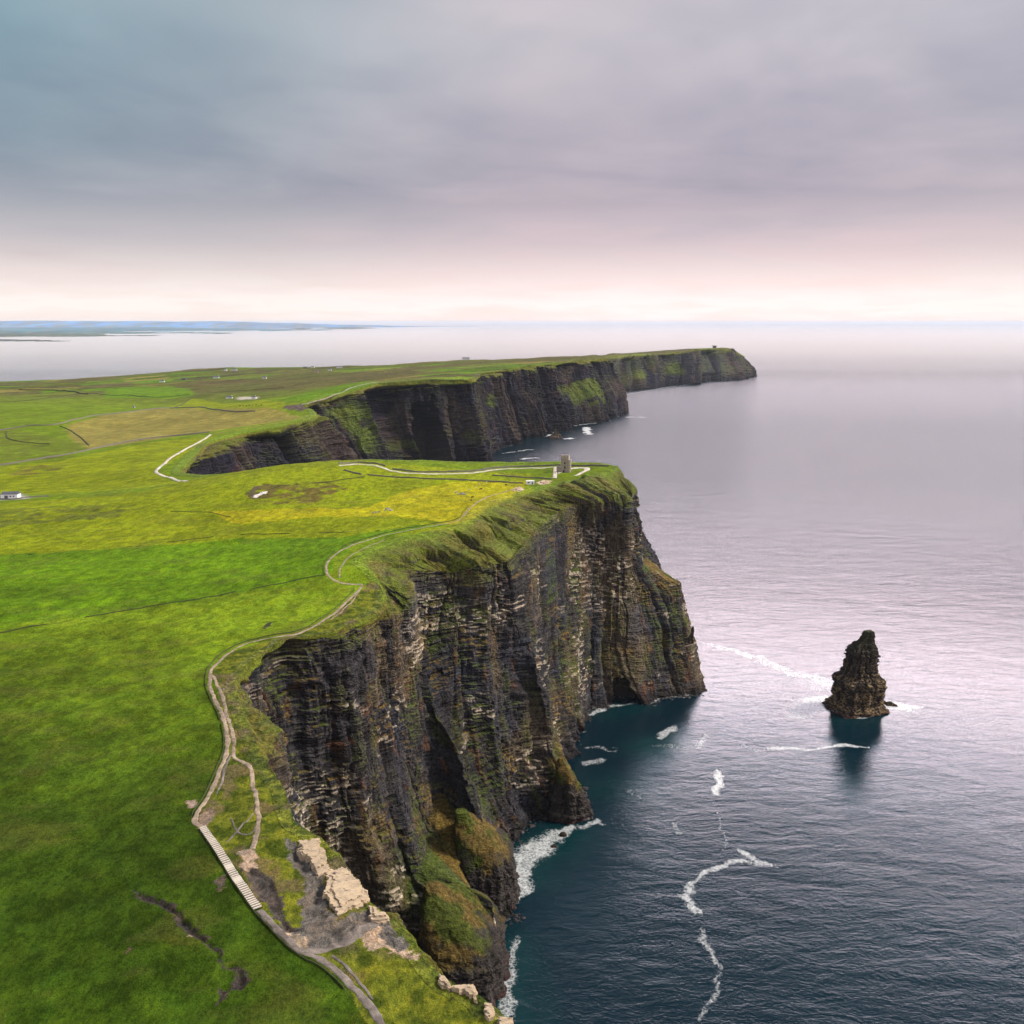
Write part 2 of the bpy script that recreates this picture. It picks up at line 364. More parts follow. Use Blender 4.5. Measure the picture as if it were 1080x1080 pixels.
addB2(WP(320, 3800, 155), (380, 3740))
Cs = [B[-1]]
def addC(R, foot, frac=(.12, .3, .55, .75, .9), hts=(.92, .75, .5, .3, .12)):
    z = R[2]; f = np.array(foot, float); Cs.append(st(R, *[np.array([lerp(R[0], f[0], a_), lerp(R[1], f[1], a_), z * h_]) for a_, h_ in zip(frac, hts)], np.array([f[0], f[1], -5])))
def CY(u, v, y): return PY(u, v, y)
addC(CY(655, 376.0, 4150), PZ(652, 416, 0))
addC(CY(672, 373.5, 4300), PZ(680, 411.5, 0))
addC(CY(700, 372.0, 4480), PZ(702, 407.5, 0))
addC(CY(722, 370.0, 4650), PZ(722, 405.5, 0))
addC(CY(742, 367.5, 4850), PZ(745, 403.5, 0), frac=(.1, .25, .55, .8, .93))
addC(CY(758, 366.8, 4950), PZ(768, 401.5, 0), frac=(.12, .35, .65, .85, .95), hts=(.88, .66, .4, .25, .1))
addC(CY(769, 367.5, 5000), PZ(785, 400.0, 0), frac=(.15, .4, .7, .88, .95), hts=(.86, .62, .38, .22, .1))
addC(CY(777, 370.5, 5050), PZ(797, 398.2, 0), frac=(.2, .5, .75, .9, .96), hts=(.85, .62, .38, .22, .1))
addC(CY(784, 374.5, 5130), PZ(801.5, 396.0, 0), frac=(.2, .5, .8, .92, .96), hts=(.85, .66, .45, .25, .1))
addC(WP(1250, 5350, 95), (1340, 5400)); addC(WP(1050, 5500, 110), (1100, 5600)); addC(WP(700, 5600, 100), (760, 5750)); addC(WP(100, 5600, 60), (100, 5800))

# ------------------------------------------------------------------ height of the turf: thin plate spline through surveyed points
ctrl = [s_[0] for s_ in A] + [s_[0] for s_ in B[1:]] + [s_[0] for s_ in Cs[1:]]
for u, v, z in [(0, 1080, 163), (200, 1080, 165), (0, 900, 160), (150, 900, 162), (0, 750, 154), (150, 780, 157), (0, 650, 149), (150, 690, 152), (0, 580, 142), (200, 600, 149), (300, 560, 152),
                (120, 550, 145), (400, 520, 158), (250, 530, 154.5), (345, 490.5, 164.5), (290, 493, 161), (225, 505, 152), (150, 517, 144.5), (60, 523, 138.5), (0, 526.5, 135.5), (500, 500, 158), (440, 500, 160), (300, 600, 153), (480, 530, 157),
                (163, 497, 134), (225, 460, 139), (0, 490, 128), (100, 495, 129), (60, 470, 127), (150, 450, 129), (205, 390, 133 - 30)]:
    ctrl.append(PZ(u, v, z))
for u, v, y in [(0, 518.5, 930), (90, 517, 920), (0, 450, 1480), (100, 450, 1500), (0, 430, 1800), (100, 420, 2100), (250, 412, 2250), (200, 430, 1850), (60, 444, 1500),
                (400, 386, 3300), (500, 380.5, 3200), (580, 377.5, 3250), (200, 397, 3300), (100, 400, 3600), (0, 404, 3650), (300, 391.5, 3300)]:
    ctrl.append(PY(u, v, y))
for x, y, z in [(-2633, 4650, -4), (-1700, 5000, -4), (-900, 5400, -4), (-200, 5400, 10), (-3500, 3800, -4), (-1700, 900, 120), (-1700, 1700, 118), (-900, 400, 128), (-600, 150, 140), (-2600, 2600, 95),
                (100, 4300, 120), (-300, 4500, 60), (-170, 905, 159), (-260, 900, 153)]:
    ctrl.append(WP(x, y, z))
ctrl = np.array(ctrl)
def _U(r2): return np.where(r2 > 0, r2 * np.log(r2 + 1e-12), 0.0)
cx, cy = ctrl[:, 0] / 1000, ctrl[:, 1] / 1000
n_ = len(ctrl)
K = _U((cx[:, None] - cx) ** 2 + (cy[:, None] - cy) ** 2) + np.eye(n_) * 2e-5
Pm = np.stack([np.ones(n_), cx, cy], 1)
LL = np.zeros((n_ + 3, n_ + 3)); LL[:n_, :n_] = K; LL[:n_, n_:] = Pm; LL[n_:, :n_] = Pm.T
sol = np.linalg.solve(LL, np.concatenate([ctrl[:, 2], np.zeros(3)]))
def H0(x, y):
    x = np.asarray(x, float); y = np.asarray(y, float); sh = np.broadcast(x, y).shape
    X = np.broadcast_to(x, sh).ravel() / 1000; Y = np.broadcast_to(y, sh).ravel() / 1000
    out = sol[n_] + sol[n_ + 1] * X + sol[n_ + 2] * Y
    for i in range(n_):
        out += sol[i] * _U((X - cx[i]) ** 2 + (Y - cy[i]) ** 2)
    return out.reshape(sh)
def Hn(x, y):
    """small relief on top of the survey"""
    near = 1 - sstep(900, 1500, y)
    return (fbm(x / 22, y / 22, seed=3, o=3) - .5) * 2.2 * near + (fbm(x / 5, y / 5, seed=5, o=3) - .5) * .55 * near + (fbm(x / 160, y / 160, seed=9, o=3) - .5) * 14 * sstep(1000, 1800, y)
def inside(px, py, poly):
    r = np.zeros(px.shape, bool); n = len(poly)
    for i in range(n):
        x0, y0 = poly[i][0], poly[i][1]; x1, y1 = poly[(i + 1) % n][0], poly[(i + 1) % n][1]
        if y0 == y1: continue
        c = ((y0 > py) != (y1 > py)) & (px < (x1 - x0) * (py - y0) / (y1 - y0) + x0)
        r ^= c
    return r
def softmask(x, y, poly, w=3.0):
    out = np.zeros(x.shape); lo = poly.min(0); hi = poly.max(0)
    k = (x > lo[0]) & (x < hi[0]) & (y > lo[1]) & (y < hi[1])
    if not np.any(k): return out
    px, py = x[k], y[k]; ins = inside(px, py, poly); d = np.full(px.shape, 1e9)
    for i in range(len(poly)):
        a, b = poly[i], poly[(i + 1) % len(poly)]; ab = b - a; t = np.clip(((px - a[0]) * ab[0] + (py - a[1]) * ab[1]) / (ab @ ab + 1e-9), 0, 1)
        d = np.minimum(d, np.hypot(px - a[0] - t * ab[0], py - a[1] - t * ab[1]))
    out[k] = ins * np.clip(d / w, 0, 1); return out
RELIEF = []          # (polygon on the ground, height, size) humps and hollows of rough ground
def H(x, y):
    x = np.asarray(x, float); y = np.asarray(y, float); x, y = np.broadcast_arrays(x, y)
    h = H0(x, y) + Hn(x, y)
    for poly, amp, size, w, base in RELIEF:
        m = softmask(np.atleast_1d(x), np.atleast_1d(y), poly, w).reshape(x.shape)
        if np.any(m > 0): h = h + m * ((fbm(x / size, y / size, seed=15, o=4) - .5) * 2 * amp + base)
    return h

_sv = np.concatenate([np.arange(120, 1000, 4.0), np.geomspace(1000, 7000, 260)])
def ground_pts(uv):
    uv = np.asarray(uv, float); out = []
    dirs = np.array([ray(u, v) for u, v in uv])
    P = dirs[:, None, :] * _sv[None, :, None]; P[..., 2] += CAMZ
    g = H(P[..., 0], P[..., 1]); below = P[..., 2] < g
    for i in range(len(uv)):
        k = int(np.argmax(below[i]))
        if not below[i, k] or k == 0: k = len(_sv) - 1
        d0 = P[i, k - 1, 2] - g[i, k - 1]; d1 = P[i, k, 2] - g[i, k]
        t_ = d0 / (d0 - d1 + 1e-9); t_ = min(max(t_, 0), 1)
        out.append(lerp(P[i, k - 1], P[i, k], t_))
    return np.array(out)
def resample(P, step):
    P = np.asarray(P, float)
    # Catmull-Rom through the traced points, then even spacing
    Q = [P[0]] + list(P) + [P[-1]]; Q[0] = 2 * P[0] - P[1]; Q[-1] = 2 * P[-1] - P[-2]
    out = []
    for i in range(1, len(Q) - 2):
        for t in np.linspace(0, 1, 12, endpoint=False):
            a, b, c, d = Q[i - 1], Q[i], Q[i + 1], Q[i + 2]
            out.append(.5 * ((2 * b) + (-a + c) * t + (2 * a - 5 * b + 4 * c - d) * t * t + (-a + 3 * b - 3 * c + d) * t ** 3))
    out.append(P[-1]); out = np.array(out)
    L = np.concatenate([[0], np.cumsum(np.linalg.norm(np.diff(out[:, :2], axis=0), axis=1))])
    n = max(3, int(L[-1] / step) + 1); s = np.linspace(0, L[-1], n)
    return np.stack([np.interp(s, L, out[:, k]) for k in range(out.shape[1])], 1)

# ------------------------------------------------------------------ colour of the turf: fields traced on the ground
VIVID = (.090, .172, .003); LIME = (.170, .210, .004); GOLD = (.285, .275, .006); OLIVE = (.105, .125, .015); BROWN = (.10, .075, .022); DEEP = (.034, .066, .004); TAN = (.20, .175, .04)
fields_px = [
    (LIME, [(-40, 533), (150, 519), (290, 489), (420, 489), (560, 500), (560, 560), (300, 575), (-40, 590)]),
    (VIVID, [(-40, 586), (100, 580), (250, 568), (360, 566), (480, 552), (380, 572), (350, 590), (350, 606), (-40, 668)]),
    (GOLD, [(222, 540), (300, 537), (390, 535), (420, 520), (480, 508), (562, 507), (545, 520), (500, 545), (482, 553), (420, 545), (330, 545), (255, 553)]),
    (BROWN, [(258, 524), (275, 510), (300, 512), (345, 508), (366, 516), (330, 530), (290, 532), (270, 528)]),
    (OLIVE, [(-40, 542), (60, 534), (140, 532), (125, 545), (40, 552), (-40, 562)]),
    (OLIVE, [(-20, 500), (-20, 450), (20, 452), (90, 468), (95, 474), (60, 484), (10, 492)]),
    (LIME, [(-20, 520), (-20, 495), (60, 486), (160, 466), (225, 460), (165, 497), (195, 508), (130, 516)]),
    (BROWN, [(5, 502), (20, 494), (50, 490), (66, 495), (40, 500)]),
    (TAN, [(70, 450), (110, 438), (170, 430), (300, 434), (320, 440), (270, 448), (160, 464), (95, 474), (75, 462)]),
    (VIVID, [(110, 412), (180, 407), (200, 410), (205, 418), (110, 420)]), (VIVID, [(290, 424), (330, 412), (380, 403), (398, 401), (392, 406), (350, 417), (318, 424)]),
    (LIME, [(180, 428), (205, 420), (300, 424), (300, 432), (220, 433)]),
]
rough_px = [(OLIVE, [(222, 712), (240, 690), (300, 672), (345, 652), (376, 626), (392, 612), (402, 620), (404, 645), (378, 660), (345, 674), (300, 682), (262, 705), (250, 725), (262, 760), (285, 800), (305, 835), (312, 872), (340, 884), (370, 914), (392, 950), (430, 985), (465, 1030), (505, 1050), (545, 1090), (410, 1095), (362, 1030), (318, 1004), (285, 973), (215, 874), (212, 858), (236, 806), (240, 784), (233, 745)])]
bare_px = [((.13, .115, .10), [(300, 888), (316, 890), (330, 912), (344, 934), (345, 958), (358, 970), (392, 958), (415, 982), (432, 1000), (418, 1004), (395, 992), (372, 990), (345, 1002), (312, 1000), (300, 985), (318, 975), (316, 950), (322, 930), (306, 908)]),
    ((.40, .29, .20), [(380, 988), (398, 975), (404, 992), (418, 1000), (440, 1006), (445, 1016), (425, 1012), (405, 1002), (385, 1002)]),
    ((.38, .28, .20), [(250, 900), (268, 898), (272, 912), (266, 922), (254, 912)]), ((.085, .07, .06), [(256, 915), (272, 918), (290, 930), (298, 955), (302, 972), (320, 982), (300, 982), (284, 960), (268, 938)]),
    ((.36, .27, .19), [(292, 980), (308, 984), (326, 992), (322, 1000), (305, 996)]), ((.20, .15, .11), [(212, 858), (224, 852), (226, 864), (218, 872), (208, 868)]),
    ((.055, .045, .038), [(139, 934), (147, 942), (170, 948), (186, 957), (205, 976), (222, 994), (234, 1004), (234, 1018), (248, 1016), (256, 1024), (262, 1036), (256, 1044), (242, 1044), (234, 1052), (230, 1064), (226, 1052), (230, 1042), (248, 1034), (250, 1022), (236, 1022), (229, 1012), (224, 1002), (208, 990), (196, 984), (188, 976), (186, 966), (166, 954), (146, 948)]),
    ((.10, .075, .055), [(228, 928), (234, 921), (238, 926), (240, 934), (232, 941), (228, 936)]), ((.09, .06, .045), [(130, 1008), (136, 999), (146, 997), (138, 1004)]),
    ((.30, .22, .17), [(196, 846), (204, 844), (209, 848), (200, 854)]), ((.33, .25, .18), [(199, 982), (205, 984), (203, 989), (198, 986)]),
    ((.05, .045, .03), [(276, 664), (284, 655), (288, 656), (280, 664)]), ((.60, .56, .52), [(267, 524.5), (270, 521), (276, 518.6), (283, 518.2), (281, 520.5), (275, 522), (271, 525)]),
    ((.10, .08, .05), [(262, 520), (268, 513), (276, 512), (268, 520), (266, 527)]),
    ((.45, .36, .27), [(540, 516), (548, 513), (553, 516), (547, 519)]), ((.48, .38, .28), [(566, 509), (572, 506.6), (582, 506.8), (580, 510), (570, 511.5)]),
    ((.34, .27, .18), [(502, 548), (510, 546), (520, 556), (526, 566), (514, 562), (506, 555)]), ((.30, .30, .29), [(-10, 522), (24, 521), (30, 526), (-10, 529)]), ((.55, .52, .48), [(433, 402.6), (454, 402.6), (455, 404.6), (436, 405)]), ((.42, .38, .33), [(250, 419), (272, 418.4), (272, 421), (250, 421.5)]), ((.09, .065, .06), [(300, 428), (318, 426), (331, 430), (318, 433), (298, 431)])]
rough = [(np.array(c), ground_pts(p)[:, :2]) for c, p in rough_px]; bare = [(np.array(c), ground_pts(p)[:, :2]) for c, p in bare_px]
fields = [(np.array(c), ground_pts(p)[:, :2]) for c, p in fields_px]
def turf(x, y):
    wx = x + (fbm(x / 14, y / 14, seed=21, o=3) - .5) * 9; wy = y + (fbm(x / 14, y / 14, seed=31, o=3) - .5) * 9
    s = sstep(-60, -10, x) * 0
    col = np.zeros(x.shape + (3,)); 
    t1 = sstep(150, 430, y + .25 * x)[..., None]
    col[:] = np.array(DEEP) * (1 - t1) + np.array((.118, .178, .006)) * t1  # nearest turf darker: partly its own green, partly shade put into the colour
    # far patchwork of small farms
    fr = sstep(1500, 2050, y + .35 * x)
    if np.any(fr > 0):
        a = (x * .93 + y * .37 + 60 * np.sin(y / 400)) / 150.0; b = (-x * .37 + y * .93 + 50 * np.sin(x / 330)) / 105.0
        ia, ib = np.floor(a), np.floor(b); ia = np.floor(a + .5 * hash2(ib, ib, 4)); h = hash2(ia, ib, 1)[..., None]; g = hash2(ia, ib, 2)[..., None]
        pc = np.where(h < .34, np.array(VIVID), np.where(h < .55, np.array(OLIVE), np.where(h < .74, np.array((.09, .082, .03)), np.where(h < .88, np.array((.12, .17, .015)), np.array(TAN) * .8)))) * (.6 + .6 * g)
        ea = np.minimum(b - np.floor(b), 1 - (b - np.floor(b))) * 105
        pc = pc * np.where(ea < 7, .25, 1.0)[..., None]
        moor = sstep(.45, .62, fbm(x / 420, y / 420, seed=44, o=3))[..., None]
        pc = lerp(pc, np.array((.085, .07, .025)), moor * .75)
        col = lerp(col, pc, fr[..., None])
    for c, poly in fields:
        m = inside(wx, wy, poly)[..., None]
        if c[1] < .13: m = m * sstep(.36, .56, fbm(x / 9, y / 7, seed=83, o=4))[..., None] * .9
        col = lerp(col, c, m)
    n = fbm(x / 45, y / 45, seed=61, o=4)[..., None]; n2 = fbm(x / 9, y / 12, seed=71, o=4)[..., None]
    n3 = fbm(x / 2.5, y / 3.5, seed=72, o=3)[..., None]
    q_ = (.22 - .10 * sstep(380, 620, y))[..., None]; col = col * (1 + (2 * sstep(.25, .75, n) - 1) * q_) * (1 + (2 * sstep(.2, .8, n2) - 1) * q_) * lerp(.75, 1.25, sstep(.2, .8, n3))
    br = sstep(.58, .70, fbm(x / 26, y / 12, seed=81, o=5))[..., None] * .28
    col = lerp(col, np.array((.10, .095, .02)), br)
    for c, poly in rough:
        m = inside(wx * .5 + x * .5, wy * .5 + y * .5, poly)[..., None]
        g_ = fbm(x / 3.2, y / 3.2, seed=91, o=4)[..., None]; h_ = fbm(x / 9, y / 9, seed=93, o=3)[..., None]
        rc = lerp(np.array((.055, .075, .008)), np.array((.15, .165, .015)), sstep(.3, .7, g_)); rc = lerp(rc, np.array((.13, .10, .045)), sstep(.55, .68, h_) * .8)
        col = np.where(m, rc, col)
    ax = x + (fbm(x / 1.8, y / 1.8, seed=95, o=4) - .5) * 3.4; ay = y + (fbm(x / 1.8, y / 1.8, seed=96, o=4) - .5) * 3.4
    for c, poly in bare:
        if poly[:, 0].max() < x.min() - 5 or poly[:, 0].min() > x.max() + 5: continue
        m = inside(ax, ay, poly)[..., None]
        col = np.where(m, c * lerp(.5, 1.5, fbm(x / 1.1, y / 1.1, seed=97, o=4))[..., None], col)
    return col

RELIEF = [(rough[0][1], 1.5, 7.0, 4.0, 0.0), (bare[0][1], 1.3, 3.2, 1.5, -.5), (bare[3][1], .8, 2.5, 1.0, -.9), (bare[6][1], .5, 1.5, 1.0, -1.0)]
# plateau outline
rimA = np.array([s_[0][:2] for s_ in A]); rimB = np.array([s_[0][:2] for s_ in B[1:]]); rimC = np.array([s_[0][:2] for s_ in Cs[1:]])
outline = np.concatenate([rimA, rimB, rimC, [(-600, 5700), (-6000, 5200), (-6000, 20), (40, 20)]])

def axis(*segs):
    out = []
    for a, b, s in segs: out += list(np.arange(a, b, s))
    return np.array(out + [segs[-1][1]])
gx = axis((-5000, -2400, 60), (-2400, -420, 8), (-420, -240, 2.0), (-240, -120, .8), (-120, 5, .4), (5, 20, .8), (20, 130, 1.5), (130, 420, 6), (420, 1500, 14))
gy = axis((30, 110, 2), (110, 300, .4), (300, 480, .8), (480, 960, 1.6), (960, 1500, 4), (1500, 4700, 9), (4700, 6000, 25))
X, Y = np.meshgrid(gx, gy)
Z = H(X, Y)
cut = inside(X, Y, outline)
# hang the edge cells just inside the cliff head
mask = cut[:-1, :-1] & cut[1:, :-1] & cut[:-1, 1:] & cut[1:, 1:]
T = turf(X, Y)
land = grid_mesh("grassland", np.stack([X, Y, Z], -1), M_GRASS, {'col': T}, mask)
tag(land, kind='structure')

# ------------------------------------------------------------------ lofted cliffs
def smooth1(a, k):
    """gaussian smoothing along axis 1, k in samples"""
    if k < .5: return a
    r = int(3 * k); w = np.exp(-.5 * (np.arange(-r, r + 1) / k) ** 2); w /= w.sum()
    p = np.concatenate([np.repeat(a[:, :1], r, 1), a, np.repeat(a[:, -1:], r, 1)], 1)
    out = np.zeros_like(a)
    for i, wi in enumerate(w): out += wi * p[:, i:i + a.shape[1]]
    return out
def loft(name, stations, ncol, rows, margin, soft, D, grassy=1.0, far=False, cave=None):
    S = np.array(stations)                       # (ns, 7, 3)
    S[:, 0, 2] = H(S[:, 0, 0], S[:, 0, 1])
    mid = (S[:, 0] + S[:, 3] + S[:, 6]) / 3
    seg = np.linalg.norm(np.diff(mid[:, :2], axis=0), axis=1) + .5 * np.linalg.norm(np.diff(S[:, 0, :2], axis=0), axis=1)
    cum = np.concatenate([[0], np.cumsum(seg)]); u = np.linspace(0, cum[-1], ncol)
    Q = np.stack([np.stack([np.interp(u, cum, S[:, k, c]) for c in range(3)], -1) for k in range(7)], 0)   # (7, ncol, 3)
    sm = soft / (cum[-1] / ncol)
    Q = smooth1(Q, sm)
    dR = np.gradient(smooth1(Q[:1], sm)[0][:, :2], axis=0); dR /= np.linalg.norm(dR, axis=1)[:, None] + 1e-9
    inn = np.stack([-dR[:, 1], dR[:, 0]], 1)
    I = Q[0].copy(); I[:, :2] += inn * margin
    ctrlp = np.concatenate([I[None], Q], 0)       # 8 rows
    W_ = []
    for k, nr in enumerate(rows):
        for j in range(nr): W_.append(k + j / nr)
    W_.append(7.0); W_ = np.array(W_)
    k = np.minimum(W_.astype(int), 6); f = (W_ - k)[:, None, None]
    V = ctrlp[k] * (1 - f) + ctrlp[k + 1] * f
    # ease the corners of the profile, below the rim only
    sm_r = smooth1(np.swapaxes(V, 0, 1), 4)[:, :, :]
    sm_r = np.swapaxes(sm_r, 0, 1)
    wr = sstep(1.1, 1.7, W_)[:, None, None]
    V = lerp(V, sm_r, wr)
    top = W_ <= 1.0
    V[top, :, 2] = H(V[top, :, 0], V[top, :, 1]) + .12 + (.5 if far else 0)
    # at the inner end tuck under the turf
    V[0, :, 2] -= .5 + (1.5 if far else 0)
    # frame
    du = np.gradient(V, axis=1); dv = np.gradient(V, axis=0); N = np.cross(du, dv); N /= np.linalg.norm(N, axis=-1)[..., None] + 1e-9
    if np.mean(N[len(W_) // 2, :, 2]) < 0: N = -N
    nz = N[..., 2]
    ss = np.concatenate([[0], np.cumsum(np.linalg.norm(np.diff((Q[2] + Q[4])[:, :2] / 2, axis=0), axis=1))])
    s = np.broadcast_to(ss, V.shape[:2]); z = V[..., 2]; w = np.broadcast_to(W_[:, None], V.shape[:2])
    k_ = D                                        # metres per unit of detail
    sw = s + (fbm(s / (14 * k_), z / (30 * k_), seed=101, o=3) - .5) * 10 * k_
    # gullies and buttresses running down the face
    rg = 1 - np.abs(2 * vnoise(sw / (17 * k_), z / (150 * k_), seed=111) - 1)
    rg2 = 1 - np.abs(2 * vnoise(sw / (6.5 * k_), z / (55 * k_), seed=112) - 1)
    rg3 = np.abs(2 * vnoise(sw / (2.4 * k_), z / (24 * k_), seed=113) - 1)
    bed = z + (fbm(s / (60 * k_), z / (90 * k_), seed=120, o=2) - .5) * 9 * k_ + s * .03
    th = 2.1 * k_
    bi = np.floor(bed / th); bfr = bed / th - bi
    wd = (3.0 + 6 * hash2(bi, bi * 0, 7)) * k_
    bk = np.floor(s / wd + 9 * hash2(bi, bi * 0, 8)); blk = hash2(bi, bk, 9)
    bi2 = np.floor(bed / (.8 * k_)); wd2 = (2.0 + 4 * hash2(bi2, bi2 * 0, 17)) * k_
    bk2 = np.floor(s / wd2 + 9 * hash2(bi2, bi2 * 0, 18)); blk2 = hash2(bi2, bk2, 19)
    blk3 = hash2(bi2, bi2 * 0, 23)
    shelf = hash2(bi, bi * 0, 29)
    strong = sstep(.35, .65, fbm(s / (38 * k_), z / (26 * k_), seed=131, o=3))   # where bedding dominates
    def facet(q, zq, sd):
        q = q + (fbm(q * .7, zq, seed=sd + 3, o=2) - .5) * .8; a = np.floor(q); f_ = q - a; f_ = np.clip((f_ - .06) / .88, 0, 1); zz_ = np.floor(zq * 1.0); return lerp(hash2(a, zz_ * 0, sd), hash2(a + 1, zz_ * 0, sd), f_)
    fac = (facet(sw / (27 * k_), z / (90 * k_), 401) - .5) * 16 * k_ + (facet(sw / (11 * k_), z / (60 * k_), 411) - .5) * 6.0 * k_ + (facet(sw / (4.2 * k_), z / (30 * k_), 421) - .5) * 2.6 * k_
    if far: fac = fac * 1.5
    rg0 = 1 - np.abs(2 * vnoise(sw / (44 * k_), z / (300 * k_), seed=110) - 1)
    disp = 1.5 * k_ + fac - 10.0 * k_ * rg0 ** 9 - 4.5 * k_ * rg ** 4 - 1.8 * k_ * rg2 ** 5 + 1.3 * k_ * rg3 * (1 - .5 * strong)
    disp = disp + (blk - .5) * 1.5 * k_ * (.4 + strong) + (blk2 - .5) * 1.0 * k_ + (shelf - .5) * .8 * k_ + (blk3 - .5) * .35 * k_
    disp = disp + (fbm(s / (9 * k_), z / (9 * k_), seed=141, o=4) - .5) * 5.0 * k_
    amp_ = .65 + .7 * fbm(s / (60 * k_), z / (80 * k_), seed=143, o=2)
    disp = disp * amp_ * (1 - .75 * sstep(.70, .90, nz) * sstep(2.1, 2.5, w)) * lerp(.75, 1.0, sstep(1.6, 2.1, w))
    low = sstep(25, 0, z)
    rockw = sstep(1.45, 1.72, w + (fbm(s / (15 * k_), z / (12 * k_), seed=151, o=5) - .5) * (1.7 if not far else .8))
    turfw = 1 - rockw
    # scarps breaking through the turf slope
    sc_n = fbm(s / (26 * k_), z / (5.5 * k_), seed=161, o=4)
    scarp = sstep(.57, .63, sc_n) * sstep(1.25, 1.6, w) * grassy
    rough_t = ((fbm(s / (12 * k_), z / (7 * k_), seed=171, o=4) - .5) * 4.5 * k_ + (fbm(s / (3 * k_), z / (2 * k_), seed=172, o=3) - .5) * 1.2 * k_) * sstep(1.02, 1.4, w)
    d = disp * rockw + rough_t * turfw - scarp * turfw * 1.8 * k_
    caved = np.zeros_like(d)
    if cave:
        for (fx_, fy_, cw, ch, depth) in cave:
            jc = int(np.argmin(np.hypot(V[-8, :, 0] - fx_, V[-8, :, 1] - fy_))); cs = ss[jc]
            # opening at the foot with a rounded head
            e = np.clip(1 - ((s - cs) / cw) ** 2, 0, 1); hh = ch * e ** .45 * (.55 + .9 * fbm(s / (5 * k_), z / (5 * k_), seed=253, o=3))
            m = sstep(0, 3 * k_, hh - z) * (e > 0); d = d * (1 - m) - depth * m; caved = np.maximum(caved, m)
    Nh = N.copy(); Nh[..., 2] *= .35; Nh /= np.linalg.norm(Nh, axis=-1)[..., None]
    Nh = lerp(N, Nh, rockw[..., None])
    V = V + Nh * d[..., None]
    # colours from the true, displaced slope
    du = np.gradient(V, axis=1); dv = np.gradient(V, axis=0); N2 = np.cross(du, dv); N2 /= np.linalg.norm(N2, axis=-1)[..., None] + 1e-9
    if np.mean(N2[len(W_) // 2, :, 2]) < 0: N2 = -N2
    x, y, z = V[..., 0], V[..., 1], V[..., 2]
    n_big = fbm(s / (30 * k_), z / (24 * k_), seed=201, o=4)
    base = np.array((.036, .032, .034)) * lerp(.55, 1.6, fbm(s / (5 * k_), z / (16 * k_), seed=205, o=4))[..., None]
    base = lerp(base, np.array((.115, .086, .052)), (sstep(.46, .62, fbm(s / (24 * k_), z / (40 * k_), seed=211, o=4)) * .75)[..., None])       # ochre
    base = lerp(base, np.array((.040, .042, .052)), (sstep(.5, .7, fbm(s / (25 * k_), z / (30 * k_), seed=213, o=3)) * .7)[..., None])       # slate blue
    base = lerp(base, np.array((.16, .065, .022)), (sstep(.66, .76, fbm(s / (5 * k_), z / (11 * k_), seed=215, o=4)) * .4)[..., None])       # rust
    lich = sstep(.56, .70, fbm(s / (7 * k_), z / (18 * k_), seed=217, o=4)) * sstep(-.05, .3, N2[..., 2]) * .5
    base = lerp(base, np.array((.07, .078, .016)), lich[..., None])
    # pale sandstone beds, in bands
    zone = sstep(.53, .60, n_big) * sstep(6, 24, z) * sstep(155, 128, z)
    pale = ((blk2 > .66) & (blk > .35)) * zone * (0 if far else 1) * (.35 + .65 * blk3)
    base = lerp(base, np.array((.43, .355, .265)), (pale * .85)[..., None])
    base = base * (.72 + .56 * blk2)[..., None] * (.8 + .4 * blk)[..., None]
    wet = sstep(9 * k_, 1, z); base = lerp(base, np.array((.020, .016, .016)), (wet * .85)[..., None])
    T_ = turf(x, y)
    slopec = np.array((.098, .118, .009)) * lerp(.5, 1.5, fbm(s / (4 * k_), w * 5, seed=231, o=4))[..., None]
    slopec = lerp(slopec, np.array((.15, .118, .022)), (sstep(.45, .65, fbm(s / (9 * k_), w * 3, seed=233, o=3)) * .6)[..., None])
    gcol = lerp(T_, slopec, sstep(.98, 1.25, w)[..., None])
    ledge = sstep(.64, .80, N2[..., 2] + (fbm(s / (3 * k_), z / (3 * k_), seed=241, o=3) - .5) * .4) * sstep(12, 26, z) * sstep(.44, .60, fbm(s / (24 * k_), z / (30 * k_), seed=245, o=3))
    topl = sstep(.40, .60, N2[..., 2] + (fbm(s / (6 * k_), z / (3 * k_), seed=257, o=4) - .5) * .8) * sstep(2.25, 1.9, w)
    if far:
        ledge = ledge * .35 + sstep(.30, .50, nz + (fbm(s / (14 * k_), z / (9 * k_), seed=247, o=4) - .5) * .9) * sstep(.50, .62, fbm(s / (60 * k_), z / (50 * k_), seed=249, o=2)) * sstep(35, 60, z) * .85
    ledge = ledge * lerp(.35, 1.0, sstep(1.9, 2.4, w)) * (1 if far else .75)
    ledge = np.maximum(ledge, sstep(1.95, 2.3, w) * sstep(.74, .90, nz + (fbm(s / (7 * k_), z / (5 * k_), seed=251, o=3) - .5) * .3) * sstep(12, 26, z) * (0 if far else .92))
    ledge = np.maximum(ledge, topl * .95)
    gm = np.maximum(turfw * (1 - scarp), ledge * .9)
    gm = np.where(w < 1.05, 1.0, gm)
    dirt = (sstep(.55, .66, fbm(s / (6 * k_), z / (4 * k_), seed=255, o=4)) * sstep(1.1, 1.5, w) * turfw * .75)[..., None]
    seam = sstep(0.0, .1, np.abs(gm - 0)) 
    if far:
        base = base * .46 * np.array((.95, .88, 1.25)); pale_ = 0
    ledgec = lerp(np.array((.075, .105, .012)), np.array((.17, .11, .02) if not far else (.10, .12, .015)), sstep(.42, .6, fbm(s / (13 * k_), z / (13 * k_), seed=243, o=3))[..., None])
    gcol = np.where((w < 2.2)[..., None], gcol, ledgec)
    gcol = lerp(gcol, np.array((.07, .048, .025)), dirt)
    col = lerp(base, gcol, gm[..., None])
    col = lerp(col, np.array((.012, .012, .014)), (caved * .6)[..., None])  # cave shade put into the rock colour, on top of the real depth
